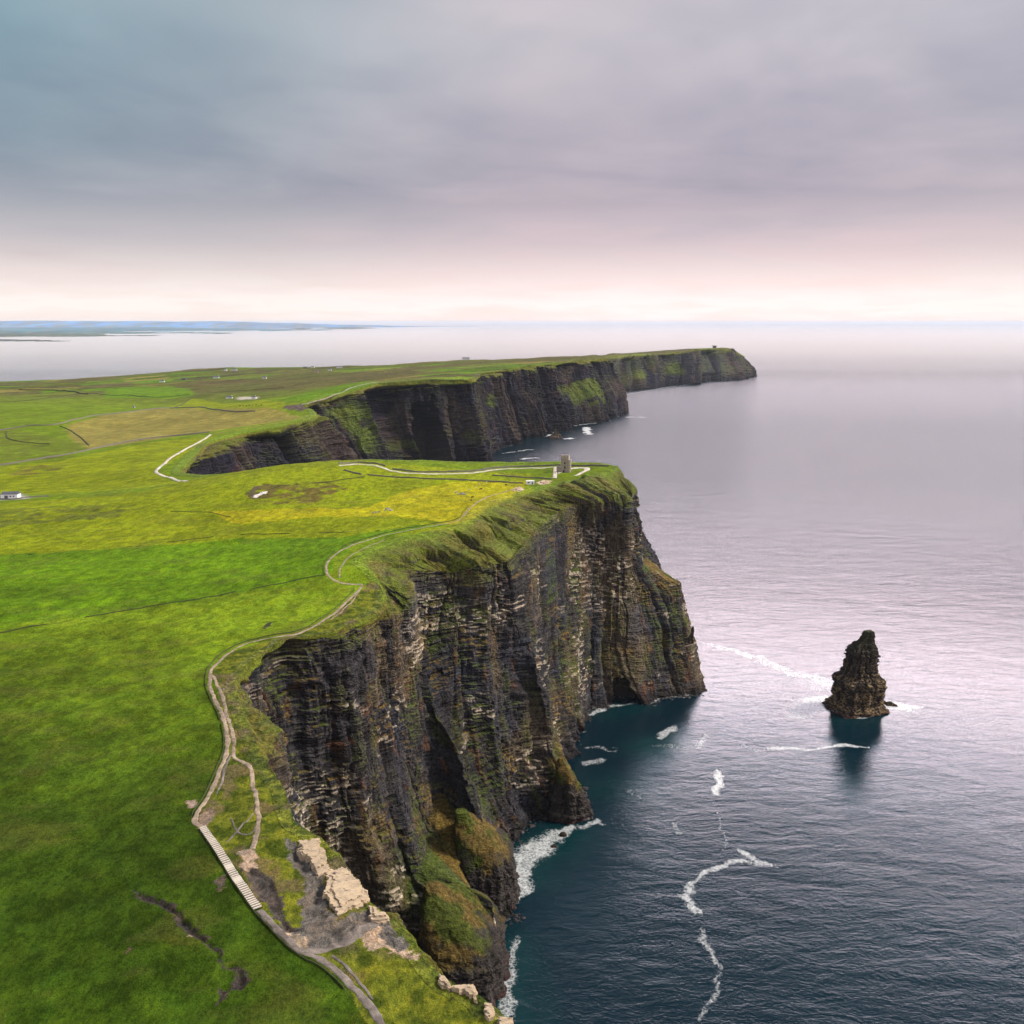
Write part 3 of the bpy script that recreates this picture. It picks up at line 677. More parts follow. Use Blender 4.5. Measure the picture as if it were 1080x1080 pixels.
    o = grid_mesh(name, V, M_ROCK, {'col': col}, smooth=False)
    tag(o, kind='structure')
    return V, W_, u
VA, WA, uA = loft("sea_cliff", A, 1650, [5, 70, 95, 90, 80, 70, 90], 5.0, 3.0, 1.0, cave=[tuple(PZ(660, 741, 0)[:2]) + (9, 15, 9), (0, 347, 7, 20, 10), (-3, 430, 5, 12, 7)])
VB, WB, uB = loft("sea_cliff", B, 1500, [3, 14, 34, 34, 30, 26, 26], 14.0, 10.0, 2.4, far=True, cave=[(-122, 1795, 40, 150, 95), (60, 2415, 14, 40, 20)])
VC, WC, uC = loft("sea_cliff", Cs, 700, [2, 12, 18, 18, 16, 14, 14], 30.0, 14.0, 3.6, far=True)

# ------------------------------------------------------------------ the sea
def water_mat():
    m, t = new_mat("sea_water"); p = pos(t)
    foam = t.node('ShaderNodeAttribute', attribute_name='foam').outputs['Fac']
    shal = t.node('ShaderNodeAttribute', attribute_name='shallow').outputs['Fac']
    rot = t.node('ShaderNodeMapping', {'Vector': p, 'Rotation': (0, 0, math.radians(-24)), 'Scale': (.55, 1.3, 1)}).outputs[0]
    a = t.noise(rot, .030, 2, .5, .4); b = t.noise(rot, .11, 4, .62, .6); c = t.noise(p, .55, 4, .65, .3)
    h = t.math('ADD', t.math('ADD', t.math('MULTIPLY', a, 1.5), t.math('MULTIPLY', b, 1.0)), t.math('ADD', t.math('MULTIPLY', c, .42), t.math('MULTIPLY', t.noise(p, 1.5, 3, .6), .12)))
    # the open bay beyond the headland lies calmer
    py = t.node('ShaderNodeSeparateXYZ', {0: p}).outputs[1]
    calm = t.math('MULTIPLY', t.ramp(t.math('DIVIDE', py, 20000.0, clamp=True), [(.015, .20), (.034, .10), (.048, .13), (.062, .24), (.085, .62), (.13, 1.0), (.20, .66), (.29, .28), (.45, .10), (.95, .03)]), 2.2)
    bp = bump(t, h, 1.0, calm)
    patch = t.noise(p, .006, 4, .6)
    deep = t.mix(t.ramp(patch, [(.3, 0.0), (.7, 1.0)]), (.0010, .009, .016, 1), (.0022, .016, .024, 1))
    deep = t.mix(shal, deep, (.0025, .026, .028, 1))
    fn = t.noise(p, .26, 6, .85, 1.6); fv = t.node('ShaderNodeTexVoronoi', {'Vector': p, 'Scale': .45}, feature='DISTANCE_TO_EDGE').outputs[0]
    net = t.ramp(fv, [(0.0, 1.0), (.16, 0.0)])
    fn2 = t.noise(p, .6, 5, .75, 1.2)
    tex = t.math('ADD', t.math('ADD', t.math('MULTIPLY', fn, 1.25), t.math('MULTIPLY', fn2, .55)), -.38)
    tex = t.math('SUBTRACT', tex, t.math('MULTIPLY', net, .16))
    fm = t.math('MULTIPLY', t.math('SUBTRACT', t.math('MULTIPLY', foam, .86), tex), 1.7, clamp=True)
    fm = t.math('MULTIPLY', t.math('MULTIPLY', fm, t.ramp(foam, [(.05, 0.0), (.3, 1.0)])), .93)
    ro = t.ramp(t.math('DIVIDE', py, 10000.0, clamp=True), [(.04, .07), (.07, .08), (.12, .16), (.25, .20), (.40, .20), (.6, .04)])
    w = t.node('ShaderNodeBsdfPrincipled', {'Base Color': deep, 'Roughness': ro, 'IOR': 1.333, 'Normal': bp})
    f = t.node('ShaderNodeBsdfPrincipled', {'Base Color': (.80, .81, .80, 1), 'Roughness': .8})
    mx = t.node('ShaderNodeMixShader', {0: fm, 1: w.outputs[0], 2: f.outputs[0]})
    t.node('ShaderNodeOutputMaterial', {0: mx.outputs[0]})
    return m
M_SEA = water_mat()
sx = axis((-149000, -20000, 43000), (-20000, -3000, 3400), (-3000, -200, 280), (-200, -20, 12), (-20, 440, 1.5), (440, 900, 12), (900, 3000, 100), (3000, 20000, 3400), (20000, 149000, 43000))
sy = axis((-149000, -3000, 36500), (-3000, 100, 310), (100, 300, 10), (300, 900, 1.5), (900, 1800, 15), (1800, 3100, 5), (3100, 5600, 25), (5600, 20000, 1440), (20000, 149000, 21500))
XS, YS = np.meshgrid(sx, sy)
foam = np.zeros(XS.shape); shal = np.zeros(XS.shape)
fw = (fbm(XS / 9, YS / 9, seed=301, o=4) - .5) * 14; fw2 = (fbm(XS / 9, YS / 9, seed=302, o=4) - .5) * 14
def streak(pts, width, strength=1.0, warp=1.0, kind='foam'):
    """pts: pixels on the water (u, v[, width])"""
    global foam, shal
    P = np.array([np.append(PZ(p[0], p[1], 0)[:2], (p[2] if len(p) > 2 else width)) for p in pts])
    P = resample(P, 2.0)
    x0, x1 = P[:, 0].min() - 40, P[:, 0].max() + 40; y0, y1 = P[:, 1].min() - 40, P[:, 1].max() + 40
    i0, i1 = np.searchsorted(sy, y0), np.searchsorted(sy, y1); j0, j1 = np.searchsorted(sx, x0), np.searchsorted(sx, x1)
    xs = XS[i0:i1, j0:j1] + fw[i0:i1, j0:j1] * warp; ys = YS[i0:i1, j0:j1] + fw2[i0:i1, j0:j1] * warp
    best = np.zeros(xs.shape)
    for q in P:
        d = np.hypot(xs - q[0], ys - q[1]) / max(q[2] * 1.3, .1)
        best = np.maximum(best, np.clip(1.45 - d, 0, 1) ** 1.3)
    tgt = foam if kind == 'foam' else shal
    tgt[i0:i1, j0:j1] = np.maximum(tgt[i0:i1, j0:j1], best * strength)
# plume running from the headland to the stack
streak([(736, 677, 2), (765, 684, 6), (800, 694, 8), (830, 708, 9), (858, 716, 9), (875, 722, 8)], 5, .82, 1.2)
streak([(876, 738, 10), (862, 740, 11), (848, 750, 10), (834, 755, 4)], 6, 1.0, .6)
streak([(880, 728, 8), (862, 724, 9), (845, 718, 7)], 8, .62, 1)
streak([(928, 742, 9), (948, 745, 10), (970, 745, 3)], 6, .95, .6)
streak([(876, 748, 3), (900, 757, 2), (925, 752, 3)], 3, .8, .5)
streak([(834, 735, 2), (840, 752, 2)], 2, .55, .5)
streak([(812, 790, 2), (835, 789, 2.4), (858, 791, 1.6), (885, 786, 2.6), (915, 788, 1.2)], 2, .95, .35)
streak([(785, 786), (800, 793)], 2.4, .6)
streak([(740, 790), (746, 776)], 3, .7); streak([(757, 812, 1.5), (759, 825, 3.2), (756, 838, 3)], 3, 1.0, .5)
streak([(752, 845, 1), (760, 870, 1.2), (768, 890, 1.2), (766, 896, 1)], 1.2, .6, .5)
streak([(778, 893, 1.0), (790, 902, 2.6), (800, 908, 3), (818, 916, .8)], 3, .85, .6)
streak([(800, 912, 1.5), (775, 910, 2.5), (750, 918, 2.5), (735, 930, 1.4), (724, 942, 2.4), (727, 956, 3.4), (737, 962, 1.8)], 3, .85, .6)
streak([(738, 980, 1.2), (745, 1000, 2.2), (752, 1015, 1.6), (758, 1025, 1.2), (752, 1050, 1.5), (738, 1076, 1.4)], 1.5, .72, .5)
# surf along the foot of the cliffs
streak([(548, 945, 3), (552, 925, 6), (556, 905, 9), (572, 892, 9), (590, 880, 6), (598, 874, 4)], 6, .85)
streak([(540, 985, 2), (536, 1010, 4), (534, 1050, 5), (532, 1085, 4)], 4, .75)
streak([(610, 872, 3), (630, 866, 4)], 4, .8)
streak([(618, 805, 5), (636, 800, 3)], 4, .7); streak([(622, 790), (650, 790)], 2.5, .65); streak([(624, 752, 4), (645, 746, 4), (672, 742, 2)], 3, .8)
streak([(700, 775, 5), (715, 768, 4)], 5, .8); streak([(688, 785, 4), (720, 788, 4)], 5, .55); streak([(668, 880, 1.5), (712, 872, 3)], 3, .35)
streak([(712, 868, 2.5), (714, 878, 2)], 2.5, .7); streak([(664, 833, 3), (672, 840, 2)], 3, .55)
streak([(684, 788, 14), (715, 784, 14)], 14, .8, 1, 'shal'); streak([(640, 830, 16), (670, 835, 14)], 14, .45, 1, 'shal'); streak([(556, 925, 12), (575, 895, 16), (600, 880, 12)], 12, .8, 1, 'shal'); streak([(536, 1000, 12), (534, 1080, 14)], 12, .8, 1, 'shal')
streak([(880, 757, 14), (925, 757, 12)], 12, .4, 1, 'shal'); streak([(640, 752, 14), (680, 745, 10)], 12, .5, 1, 'shal')
# thin broken surf where the rock meets the water
for Vc, amp_, lim in ((VA, 1.0, 3.2), (VB, .9, 7.0)):
    kz = np.argmin(np.abs(Vc[-60 if Vc is VA else -22:, :, 2]), axis=0) + (Vc.shape[0] - (60 if Vc is VA else 22)); foot = Vc[kz, np.arange(Vc.shape[1])][::2]
    for j in range(0, len(foot), 40):
        q = foot[max(0, j - 2):j + 42]
        if q[:, 1].max() > 3100 or (Vc is VB and q[:, 0].min() < -60): continue
        i0, i1 = np.searchsorted(sy, q[:, 1].min() - 20), np.searchsorted(sy, q[:, 1].max() + 20); j0, j1 = np.searchsorted(sx, q[:, 0].min() - 20), np.searchsorted(sx, q[:, 0].max() + 20)
        if i1 <= i0 or j1 <= j0: continue
        xs, ys = XS[i0:i1, j0:j1], YS[i0:i1, j0:j1]
        d = np.sqrt(((xs[..., None] - q[:, 0]) ** 2 + (ys[..., None] - q[:, 1]) ** 2).min(-1)); gate = sstep(.42, .68, fbm(xs / 26, ys / 26, seed=333, o=3))
        foam[i0:i1, j0:j1] = np.maximum(foam[i0:i1, j0:j1], np.clip(1.2 - d / lim, 0, 1) * (.28 + .6 * gate) * amp_)
# far surf
fw[:] *= 1.5; fw2[:] *= 1.5
for P_, w_, s_ in [([(528, 468), (545, 464)], 9, .9), ([(575, 460), (586, 456)], 10, .9), ([(552, 484), (565, 483)], 7, .9), ([(597, 463), (603, 462)], 9, 1.0), ([(618, 451, 12), (621, 458, 10)], 12, 1.0),
                   ([(532, 478), (560, 474)], 5, .8), ([(605, 449), (628, 446)], 6, .8), ([(660, 440), (680, 440)], 8, .75), ([(528, 490), (538, 492)], 7, .9)]:
    streak(P_, w_, s_, 1.0)
for P_, w_ in [([(652, 418), (700, 409), (740, 404)], 9), ([(778, 400), (792, 399)], 16)]:
    streak(P_, w_, .7, 1.0)
sea = grid_mesh("sea", np.stack([XS, YS, XS * 0], -1), M_SEA, {'foam': foam, 'shallow': shal})
tag(sea, kind='structure')

# ------------------------------------------------------------------ air
hz_m = bpy.data.materials.new("sea_air"); hz_m.use_nodes = True; t = NT(hz_m.node_tree); t.n.clear()
pv = t.node('ShaderNodeVolumePrincipled', {'Color': (.78, .88, 1.0, 1), 'Density': 1.1e-5, 'Anisotropy': 0.1})
t.node('ShaderNodeOutputMaterial', {'Volume': pv.outputs[0]})
hb = MB(); hb.box((0, 0, 175), (299000, 299000, 370)); hzo = hb.build("haze", hz_m); tag(hzo, kind='stuff')

# ------------------------------------------------------------------ far shores across the bay
def far_land(name, u0, u1, y0, depth, hgt, seed, color, taper_l=.02, taper_r=.3, rug=.5, label=None):
    nx, ny = 420, 26
    s = np.linspace(0, 1, nx); d = np.linspace(0, 1, ny)
    S_, D_ = np.meshgrid(s, d)
    xa = lerp((u0 - 540) / F, (u1 - 540) / F, S_) * y0 * .978
    env = sstep(0, taper_l, S_) * sstep(1, 1 - taper_r, S_)
    shore = (fbm(S_ * 22, S_ * 0 + seed, seed=seed, o=4) - .5) * depth * .7
    y = y0 + shore + D_ * depth * (.25 + .75 * env)
    hh = hgt * env * np.sin(np.clip(D_, 0, 1) * math.pi) ** .8 * (1 - rug + rug * 2 * fbm(S_ * 9, D_ * 2, seed=seed + 5, o=4))
    z = hh + np.where((D_ == 0) | (D_ == 1), -6, 2)
    k = fbm(S_ * 70, D_ * 9, seed=seed + 8, o=3)[..., None]
    col = np.array(color) * lerp(.4, 1.7, sstep(.3, .7, k))
    pale = (fbm(S_ * 160, D_ * 20, seed=seed + 11, o=2) > .66)[..., None]
    col = np.where(pale, np.array((.16, .15, .10)), col)
    o = grid_mesh(name, np.stack([xa, y, z], -1), M_DIRT, {'col': col}); return tag(o, kind='structure')
far_land("hills", -160, 500, 58000, 14000, 360, 3, (.000, .13, .32), .01, .6, .22)  # haze blue of distance put into the base colour, strongest farthest out
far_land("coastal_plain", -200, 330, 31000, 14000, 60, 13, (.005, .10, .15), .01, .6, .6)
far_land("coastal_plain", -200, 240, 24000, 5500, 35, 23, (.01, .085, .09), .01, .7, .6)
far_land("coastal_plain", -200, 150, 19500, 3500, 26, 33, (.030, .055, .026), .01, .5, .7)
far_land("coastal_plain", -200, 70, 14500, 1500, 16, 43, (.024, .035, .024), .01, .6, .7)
far_land("island", 301, 326, 38000, 1800, 30, 53, (.02, .035, .04), .3, .4, .5)
far_land("island", 332, 400, 43000, 2200, 50, 63, (.02, .035, .04), .3, .5, .5)

# ------------------------------------------------------------------ trodden paths, laid over the turf
def ribbon(name, px, w, color, raise_=.10, step=.5, jit=.35, wvar=.55, seed=1, edge=-.14, label=None, kind='structure', cat=None, group=None):
    G = ground_pts([p[:2] for p in px]); ws = np.array([p[2] if len(p) > 2 else w for p in px])
    P = resample(np.concatenate([G[:, :2], ws[:, None]], 1), step)
    T_ = np.gradient(P[:, :2], axis=0); T_ /= np.linalg.norm(T_, axis=1)[:, None] + 1e-9; Nn = np.stack([-T_[:, 1], T_[:, 0]], 1)
    L = np.arange(len(P)) * step
    a = np.array([-1, -.8, -.4, 0, .4, .8, 1.0])
    left = 1 + (fbm(L / 1.6, L * 0 + seed, seed=seed, o=4) - .5) * 2 * wvar; right = 1 + (fbm(L / 2.2, L * 0 + seed + 9, seed=seed + 2, o=3) - .5) * 2 * wvar
    off_ = a[None, :] * np.where(a[None, :] < 0, left[:, None], right[:, None]) * P[:, 2:3] / 2
    mid = (fbm(L / 6, L * 0, seed=seed + 5, o=2) - .5) * jit * 2
    xy = P[:, None, :2] + Nn[:, None, :] * (off_ + mid[:, None])[..., None]
    z = H(xy[..., 0], xy[..., 1]) + np.where(np.abs(a) > .9, edge, raise_ * (1 - .3 * np.abs(a)))[None, :]
    k = fbm(xy[..., 0] / 1.3, xy[..., 1] / 1.3, seed=seed + 6, o=3)[..., None]
    k2 = fbm(xy[..., 0] / 5, xy[..., 1] / 5, seed=seed + 7, o=3)[..., None]; c = np.array(color) * lerp(.45, 1.5, k) * lerp(.6, 1.4, k2); c = lerp(c, np.array((.07, .085, .02)), (np.abs(a)[None, :, None] > .9) * .7)
    o = grid_mesh(name, np.concatenate([xy, z[..., None]], -1), M_DIRT, {'col': c + 0 * xy[..., :1]})
    return tag(o, label, cat, group, kind)
EARTH, PALE, GREY, MUD = (.27, .205, .145), (.52, .46, .38), (.155, .13, .11), (.050, .042, .036)
ribbon("footpath", [(412, 1095), (385, 1056), (362, 1030), (340, 1013), (318, 1004), (300, 989), (285, 973), (273, 960)], 2.0, GREY, seed=3, jit=.2)
ribbon("footpath", [(214, 873), (206, 868), (207, 858), (215, 847), (224, 831), (232, 812), (238, 797), (240, 784), (238, 767), (233, 751), (226, 737), (221.5, 725), (221.5, 712), (227, 702), (238, 691), (255, 681), (275, 675), (297, 671), (318, 667), (334, 659), (349, 649), (360, 640), (369, 631), (378, 623), (382, 617), (374, 616.5), (361, 615), (351, 611), (345.5, 605), (344, 597), (348, 590), (356, 583), (374, 574), (400, 566), (437, 558), (466, 553), (485, 548), (491, 541), (497, 535), (506, 528), (516, 523.5), (532, 519), (548, 514.5)], 1.7, EARTH, seed=13, jit=.15)
ribbon("footpath", [(224, 712, 1.4), (230, 724), (236, 740), (241, 760), (247, 780), (246, 792), (250, 801), (264, 809), (267, 831), (272, 856), (271, 876), (266, 896)], 1.5, EARTH, seed=23)
ribbon("footpath", [(306, 670, .9), (290, 678), (276, 687), (262, 694), (249, 706), (241, 717), (236, 728)], 1.3, GREY, seed=33)
ribbon("footpath", [(407, 568, .9), (389, 576), (370, 586), (359, 599), (358, 610, .9)], 1.2, EARTH, seed=43)
ribbon("footpath", [(245, 792, .7), (238, 808), (233, 826), (228, 838, .6)], .9, GREY, seed=44)
ribbon("footpath", [(378, 623, 1.0), (372, 634), (360, 645), (348, 654, .7)], .9, EARTH, seed=45)
ribbon("footpath", [(268, 858, .5), (256, 870), (246, 880), (238, 888, .4)], .6, GREY, seed=46)
ribbon("footpath", [(271, 870, .5), (262, 880), (250, 876), (244, 862, .4)], .6, GREY, seed=47)
ribbon("footpath", [(318, 1004, 1.6), (345, 1002, 2.5), (372, 988, 3.2), (400, 975, 2.5), (420, 984, 1.6), (440, 1008, 1.2), (458, 1026, .8)], 2, GREY, seed=53)
ribbon("footpath", [(392, 1055, .6), (380, 1038, .7), (366, 1022, .8), (350, 1008, .9)], .7, GREY, seed=54)
# the paved path to the tower and the road by the inlet
ribbon("paved_path", [(357, 491.2), (368, 490.4), (384, 490.2), (397, 491.4), (405, 494), (414, 497), (432, 499.3), (462, 500), (492, 499.3), (508, 497.8), (520, 495.8), (545, 494.4), (575, 493.6), (590, 493)], 3.6, PALE, .45, 2.0, .05, .08, 63, -.1)
ribbon("paved_path", [(586, 493), (585.5, 498), (585, 504.5)], 4.2, PALE, .45, 1.0, .05, .06, 64, -.1)
ribbon("paved_path", [(588, 499.5, 2.5), (594, 497, 4.5), (604, 494.2, 6), (616, 493.6, 7.0), (619, 495.8, 6), (612, 499.5, 4), (606, 502, 2)], 5, PALE, .45, 1.0, .05, .08, 65, -.1)
ribbon("paved_path", [(520, 497.2), (532, 500), (546, 502.6), (560, 504.6)], 1.6, TAN, .4, 1.5, .05, .1, 66, -.1)
ribbon("road", [(222, 458.5), (214, 464), (202, 470.5), (190, 477), (180, 483), (172, 490), (166, 495), (165, 498.5), (172, 502), (184, 505.5), (197, 508)], 4.2, PALE, .55, 2.0, .05, .06, 73, -.2)
ribbon("footpath", [(225, 457.5), (250, 453.5), (275, 449.5), (300, 445.5), (320, 440), (331, 436.5), (326, 433), (318, 431)], 2.4, TAN, .6, 3.0, .1, .2, 83, -.3)
ribbon("footpath", [(318, 427), (330, 424), (348, 418.5), (366, 411), (384, 405.5), (400, 402.8)], 3.5, (.30, .25, .2), .8, 4.0, .1, .2, 93, -.4)

# ------------------------------------------------------------------ stone stairs on the coast path
G0 = ground_pts([(272, 959), (213, 873)])
def stairs():
    a, b = G0[0], G0[1]; L = math.hypot(b[0] - a[0], b[1] - a[1]); rz = math.atan2(b[1] - a[1], b[0] - a[0])
    e = empty("stone_stairs", (a[0], a[1], a[2])); tag(e, "long flight of pale steps with two landings, climbing the green slope above bare rock", "stairs")
    n = 46; bed_ = MB()
    pts = [(lerp(a[0], b[0], i / n), lerp(a[1], b[1], i / n)) for i in range(n + 1)]
    V = []
    nx, ny = -math.sin(rz), math.cos(rz)
    for x, y in pts:
        z = float(H(x, y)) + .16
        V.append([(x + nx * o_ - a[0], y + ny * o_ - a[1], z + dz_ - a[2]) for o_, dz_ in ((-1.3, -.5), (-1.15, 0), (1.15, 0), (1.3, -.5))])
    grid_mesh("bed", np.array(V), plain("dark_earth", (.03, .026, .021), .95, .3, 2.0, .05), parent=e)
    for i in range(n):
        t_ = (i + .5) / n; x, y = lerp(a[0], b[0], t_), lerp(a[1], b[1], t_); z = float(H(x, y)) + .26
        land_ = i in (14, 15, 21, 22)
        m = MB().box((0, 0, 0), (L / n * (1.0 if land_ else .44), 2.15 + random.uniform(-.12, .12), .22), rz + random.uniform(-.03, .03))
        o = m.build("landing" if land_ else "step", M_TREAD, e); o.location = (x - a[0], y - a[1], z - a[2])
stairs()

# ------------------------------------------------------------------ walls, fences and hedges
def wall(name, px, h, th, mat, label, cat, group=None, step=2.0, gaps=0.0, seed=1, rag=.25):
    P = resample(ground_pts(px)[:, :2], step)
    T_ = np.gradient(P, axis=0); T_ /= np.linalg.norm(T_, axis=1)[:, None] + 1e-9; Nn = np.stack([-T_[:, 1], T_[:, 0]], 1)
    L = np.arange(len(P)) * step
    hh = h * (1 + (fbm(L / 5, L * 0, seed=seed, o=3) - .5) * 2 * rag) * (fbm(L / 18, L * 0 + 3, seed=seed + 1, o=2) > gaps)
    g = H(P[:, 0], P[:, 1]); V = []
    for o_, k in ((-.5, None), (-.38, 1), (.38, 1), (.5, None)):
        xy = P + Nn * o_ * th
        V.append(np.concatenate([xy, (g + (hh if k else -.6))[:, None]], 1))
    V = np.array(V); loc = V[0, 0].copy()
    o = grid_mesh(name, V - loc, mat, smooth=False); o.location = loc
    return tag(o, label, cat, group)
M_HEDGE = plain("hedge_leaf", (.022, .033, .010), .95, .5, .6, .3)
M_TURFWALL = plain("turf_bank", (.055, .060, .022), .95, .5, .5, .3)
FW = "old field walls and banks"
wall("field_wall", [(-20, 492), (0, 491), (37, 485), (63, 481), (89, 476), (111, 471), (130, 467), (167, 461.5), (200, 458.5), (221, 456)], 1.7, 1.6, M_STONE, "long rubble wall curving up from the left edge to the bend of the white road", "wall", FW, 4, seed=2)
wall("field_wall", [(-20, 458), (0, 454), (28, 449.5), (61, 447.5), (96, 439), (130, 435.5), (167, 431), (200, 430), (235, 433), (269, 434)], 1.7, 1.6, M_STONE, "rubble wall along the far side of the tan hill pasture, running over the rise", "wall", FW, 5, seed=3)
wall("field_wall", [(63, 449.5), (72, 453), (80, 458), (88, 464), (94, 470)], 1.0, 1.6, M_TURFWALL, "short dark bank slanting down between the two rubble walls", "bank", FW, 4, seed=4)
wall("field_wall", [(7, 455), (7, 460), (11, 463.5), (31, 467), (52, 468.5)], .9, 1.8, M_TURFWALL, "curved low bank looping inside the left hill pasture", "bank", FW, 4, seed=5)
wall("field_wall", [(-20, 426), (0, 424.5), (37, 421.6), (83, 415.5), (120, 417), (160, 419), (200, 416)], 1.2, 3, M_TURFWALL, "dark hedge across the far fields at the left edge", "hedge", FW, 8, seed=6)
wall("field_wall", [(20, 411), (60, 412), (92, 416)], 2.0, 5, M_HEDGE, "thick dark hedge just inland of the grey bay, left side", "hedge", FW, 8, seed=7)
wall("field_wall", [(180, 431), (205, 418), (240, 413), (300, 409)], 1.1, 2.5, M_TURFWALL, "hedge rising toward the white farm buildings beyond the tan pasture", "hedge", FW, 8, seed=8)
wall("field_wall", [(-20, 670), (0, 668), (60, 657), (120, 646), (180, 636), (240, 626), (300, 615), (343, 606.5)], .45, .5, M_TURFWALL, "straight dark fence line on a bank below the brightest green field", "fence", FW, 1.2, .2, 9)
wall("field_wall", [(-20, 587), (0, 586), (60, 583), (110, 579), (160, 574), (210, 568), (250, 564), (300, 563), (345, 562), (400, 560)], .4, .5, M_TURFWALL, "faint dark fence line above the brightest green field", "fence", FW, 1.2, .38, 10)
wall("field_wall", [(180, 539.5), (200, 540), (222, 540.5), (245, 546)], .3, .5, M_TURFWALL, "short fence line at the left tip of the yellow pasture", "fence", FW, 1.2, .3, 11)
wall("field_wall", [(358, 495), (378, 500), (397, 502), (440, 504.5), (478, 506), (517, 508), (552, 510)], 1.1, .9, M_STONE, "dark stone wall between the yellow pasture and the paved tower path", "wall", FW, 1.5, .25, 12)
wall("field_wall", [(519, 501.5), (540, 503), (560, 504.2), (582, 505.6)], 1.0, .8, M_STONE, "stone wall in front of the small green lawn left of the tower", "wall", FW, 1.5, seed=13)
wall("field_wall", [(262, 524), (300, 512), (340, 509), (360, 506), (384, 503)], .5, .8, M_TURFWALL, "low dark bank along the top of the brown patch on the hill", "bank", FW, 1.5, .3, 14)
wall("field_wall", [(357, 489.5), (370, 488.6), (384, 488.4), (397, 489.4), (406, 492)], 1.3, .8, M_STONE, "parapet on the seaward side of the paved path where it reaches the hilltop", "wall", None, 1.5, seed=15)
wall("parapet_wall", [(414, 495), (432, 497.4), (462, 498.2), (492, 497.6), (508, 496), (520, 494), (545, 492.6), (575, 491.6), (600, 491.2), (625, 491.2), (642, 492)], 1.4, .9, M_STONE, "long seaward parapet running behind the tower on the headland", "wall", None, 1.5, seed=16)
wall("flag_fence", [(202, 869), (203, 858), (211, 846), (220, 830), (228, 811), (234, 796), (236, 784), (234, 767), (229, 752), (222, 738), (217, 725), (217, 711), (223, 700), (235, 688.5), (254, 678.5), (275, 672.5), (297, 668.5), (317, 664.5), (332, 656.5), (347, 646.5), (358, 637.5), (367, 628.5), (374, 622)], .45, .18, M_TURFWALL, "thin dark fence on the field side of the dirt path above the near cliff", "fence", None, .8, .22, 17)
wall("flag_fence", [(342, 606), (341, 597), (345, 589), (354, 581), (373, 572), (399, 564), (436, 556.3), (465, 551.3), (484, 546), (488, 540), (494, 534)], .45, .18, M_TURFWALL, "thin dark fence beside the dirt path where it loops past the grassy bench", "fence", None, .8, .3, 18)
wall("flag_fence", [(210, 875), (228, 902), (248, 934), (268, 962), (284, 979), (300, 996), (318, 1010), (336, 1019), (356, 1036), (378, 1062), (396, 1090)], .5, .2, M_TURFWALL, "dark fence down the inland side of the stairs and the grey path below them", "fence", None, .7, .25, 19)

# ------------------------------------------------------------------ the tower on the headland
def tower():
    g = ground_pts([(596, 497.5)])[0]; x0, y0 = g[0], g[1] ; z0 = float(H(x0, y0)) - .3
    e = empty("watchtower", (x0, y0, z0), math.radians(-12)); tag(e, "square battlemented stone tower with a round stair turret on top of the headland", "tower")
    w, h = 7.6, 15.2
    wall_ = MB(); t_ = .9
    wall_.box((0, 0, .9), (w + 1.0, w + 1.0, 1.8)); wall_.box((0, 0, 1.8 + (h - 3.0) / 2 - .001), (w, w, h - 3.0))
    wall_.box((0, 0, h - .9), (w + .5, w + .5, .6)); 
    for s_ in (-1, 1):
        wall_.box((s_ * (w / 2 - .2), 0, h - .2), (.6, w + .2, 1.0)); wall_.box((0, s_ * (w / 2 - .2), h - .2 - .003), (w - .6, .6, 1.0))
    wall_.build("wall", M_TOWER, e)
    for i in range(4):
        for k in (-1.5, -.5, .5, 1.5):
            a = math.pi / 2 * i; r_ = w / 2 - .2; lx, ly = r_, k * (w - 1.0) / 3.2
            m = MB().box((0, 0, 0), (.58, 1.15, 1.1)); o = m.build("merlon", M_TOWER, e)
            o.location = (lx * math.cos(a) - ly * math.sin(a), lx * math.sin(a) + ly * math.cos(a), h + .82); o.rotation_euler = (0, 0, a)
    o = MB().cyl((0, 0, 0), 2.2, h - 3.4, 20).cyl((0, 0, h - 3.4), 2.45, .9, 20).build("turret", M_TOWER, e); o.location = (w / 2 + .3, -w / 2 + 1.2, 0)
    o = MB().box((0, 0, 2.6), (4.6, 4.2, 5.2)).box((0, 0, 5.4), (4.9, 4.5, .4)).build("annexe", M_TOWER, e); o.location = (-w / 2 - 2.0, -.4, 0)
    for z_ in (5.2, 9.4):
        f = MB().box((0, 0, 0), (1.5, .3, 2.3)).build("window", M_STONE, e); f.location = (.2, -w / 2 - .06, z_)
        MB().box((0, -.17, 0), (.9, .06, 1.8)).build("pane", M_DARK, f)
        f = MB().box((0, 0, 0), (.3, 1.5, 2.3)).build("window", M_STONE, e); f.location = (-w / 2 - .06, 1.2, z_ + 1.6)
        MB().box((-.17, 0, 0), (.06, .9, 1.8)).build("pane", M_DARK, f)
    f = MB().box((0, 0, 1.3), (1.7, .34, 2.8)).build("door", M_STONE, e); f.location = (-.6, -w / 2 - .62, .1)
    MB().box((0, -.19, 1.2), (1.1, .06, 2.3)).build("door_leaf", M_DARK, f)
tower()

def hut():
    g = ground_pts([(559.2, 510.8)])[0]; e = empty("white_kiosk", (g[0], g[1], float(H(g[0], g[1])) + .1), .1)
    tag(e, "small white kiosk at the end of the yellow pasture, below the tower", "kiosk")
    MB().box((0, 0, 1.5), (7.2, 3.2, 3.0)).build("wall", M_WHITE, e); MB().box((0, 0, 3.12), (7.6, 3.6, .24)).build("roof", M_WHITE, e)
    MB().box((-1.6, -1.63, 1.8), (1.6, .06, 1.1)).build("window", M_GLASS, e); MB().box((1.8, -1.63, 1.2), (1.0, .06, 2.2)).build("door", M_SLATE, e)
hut()

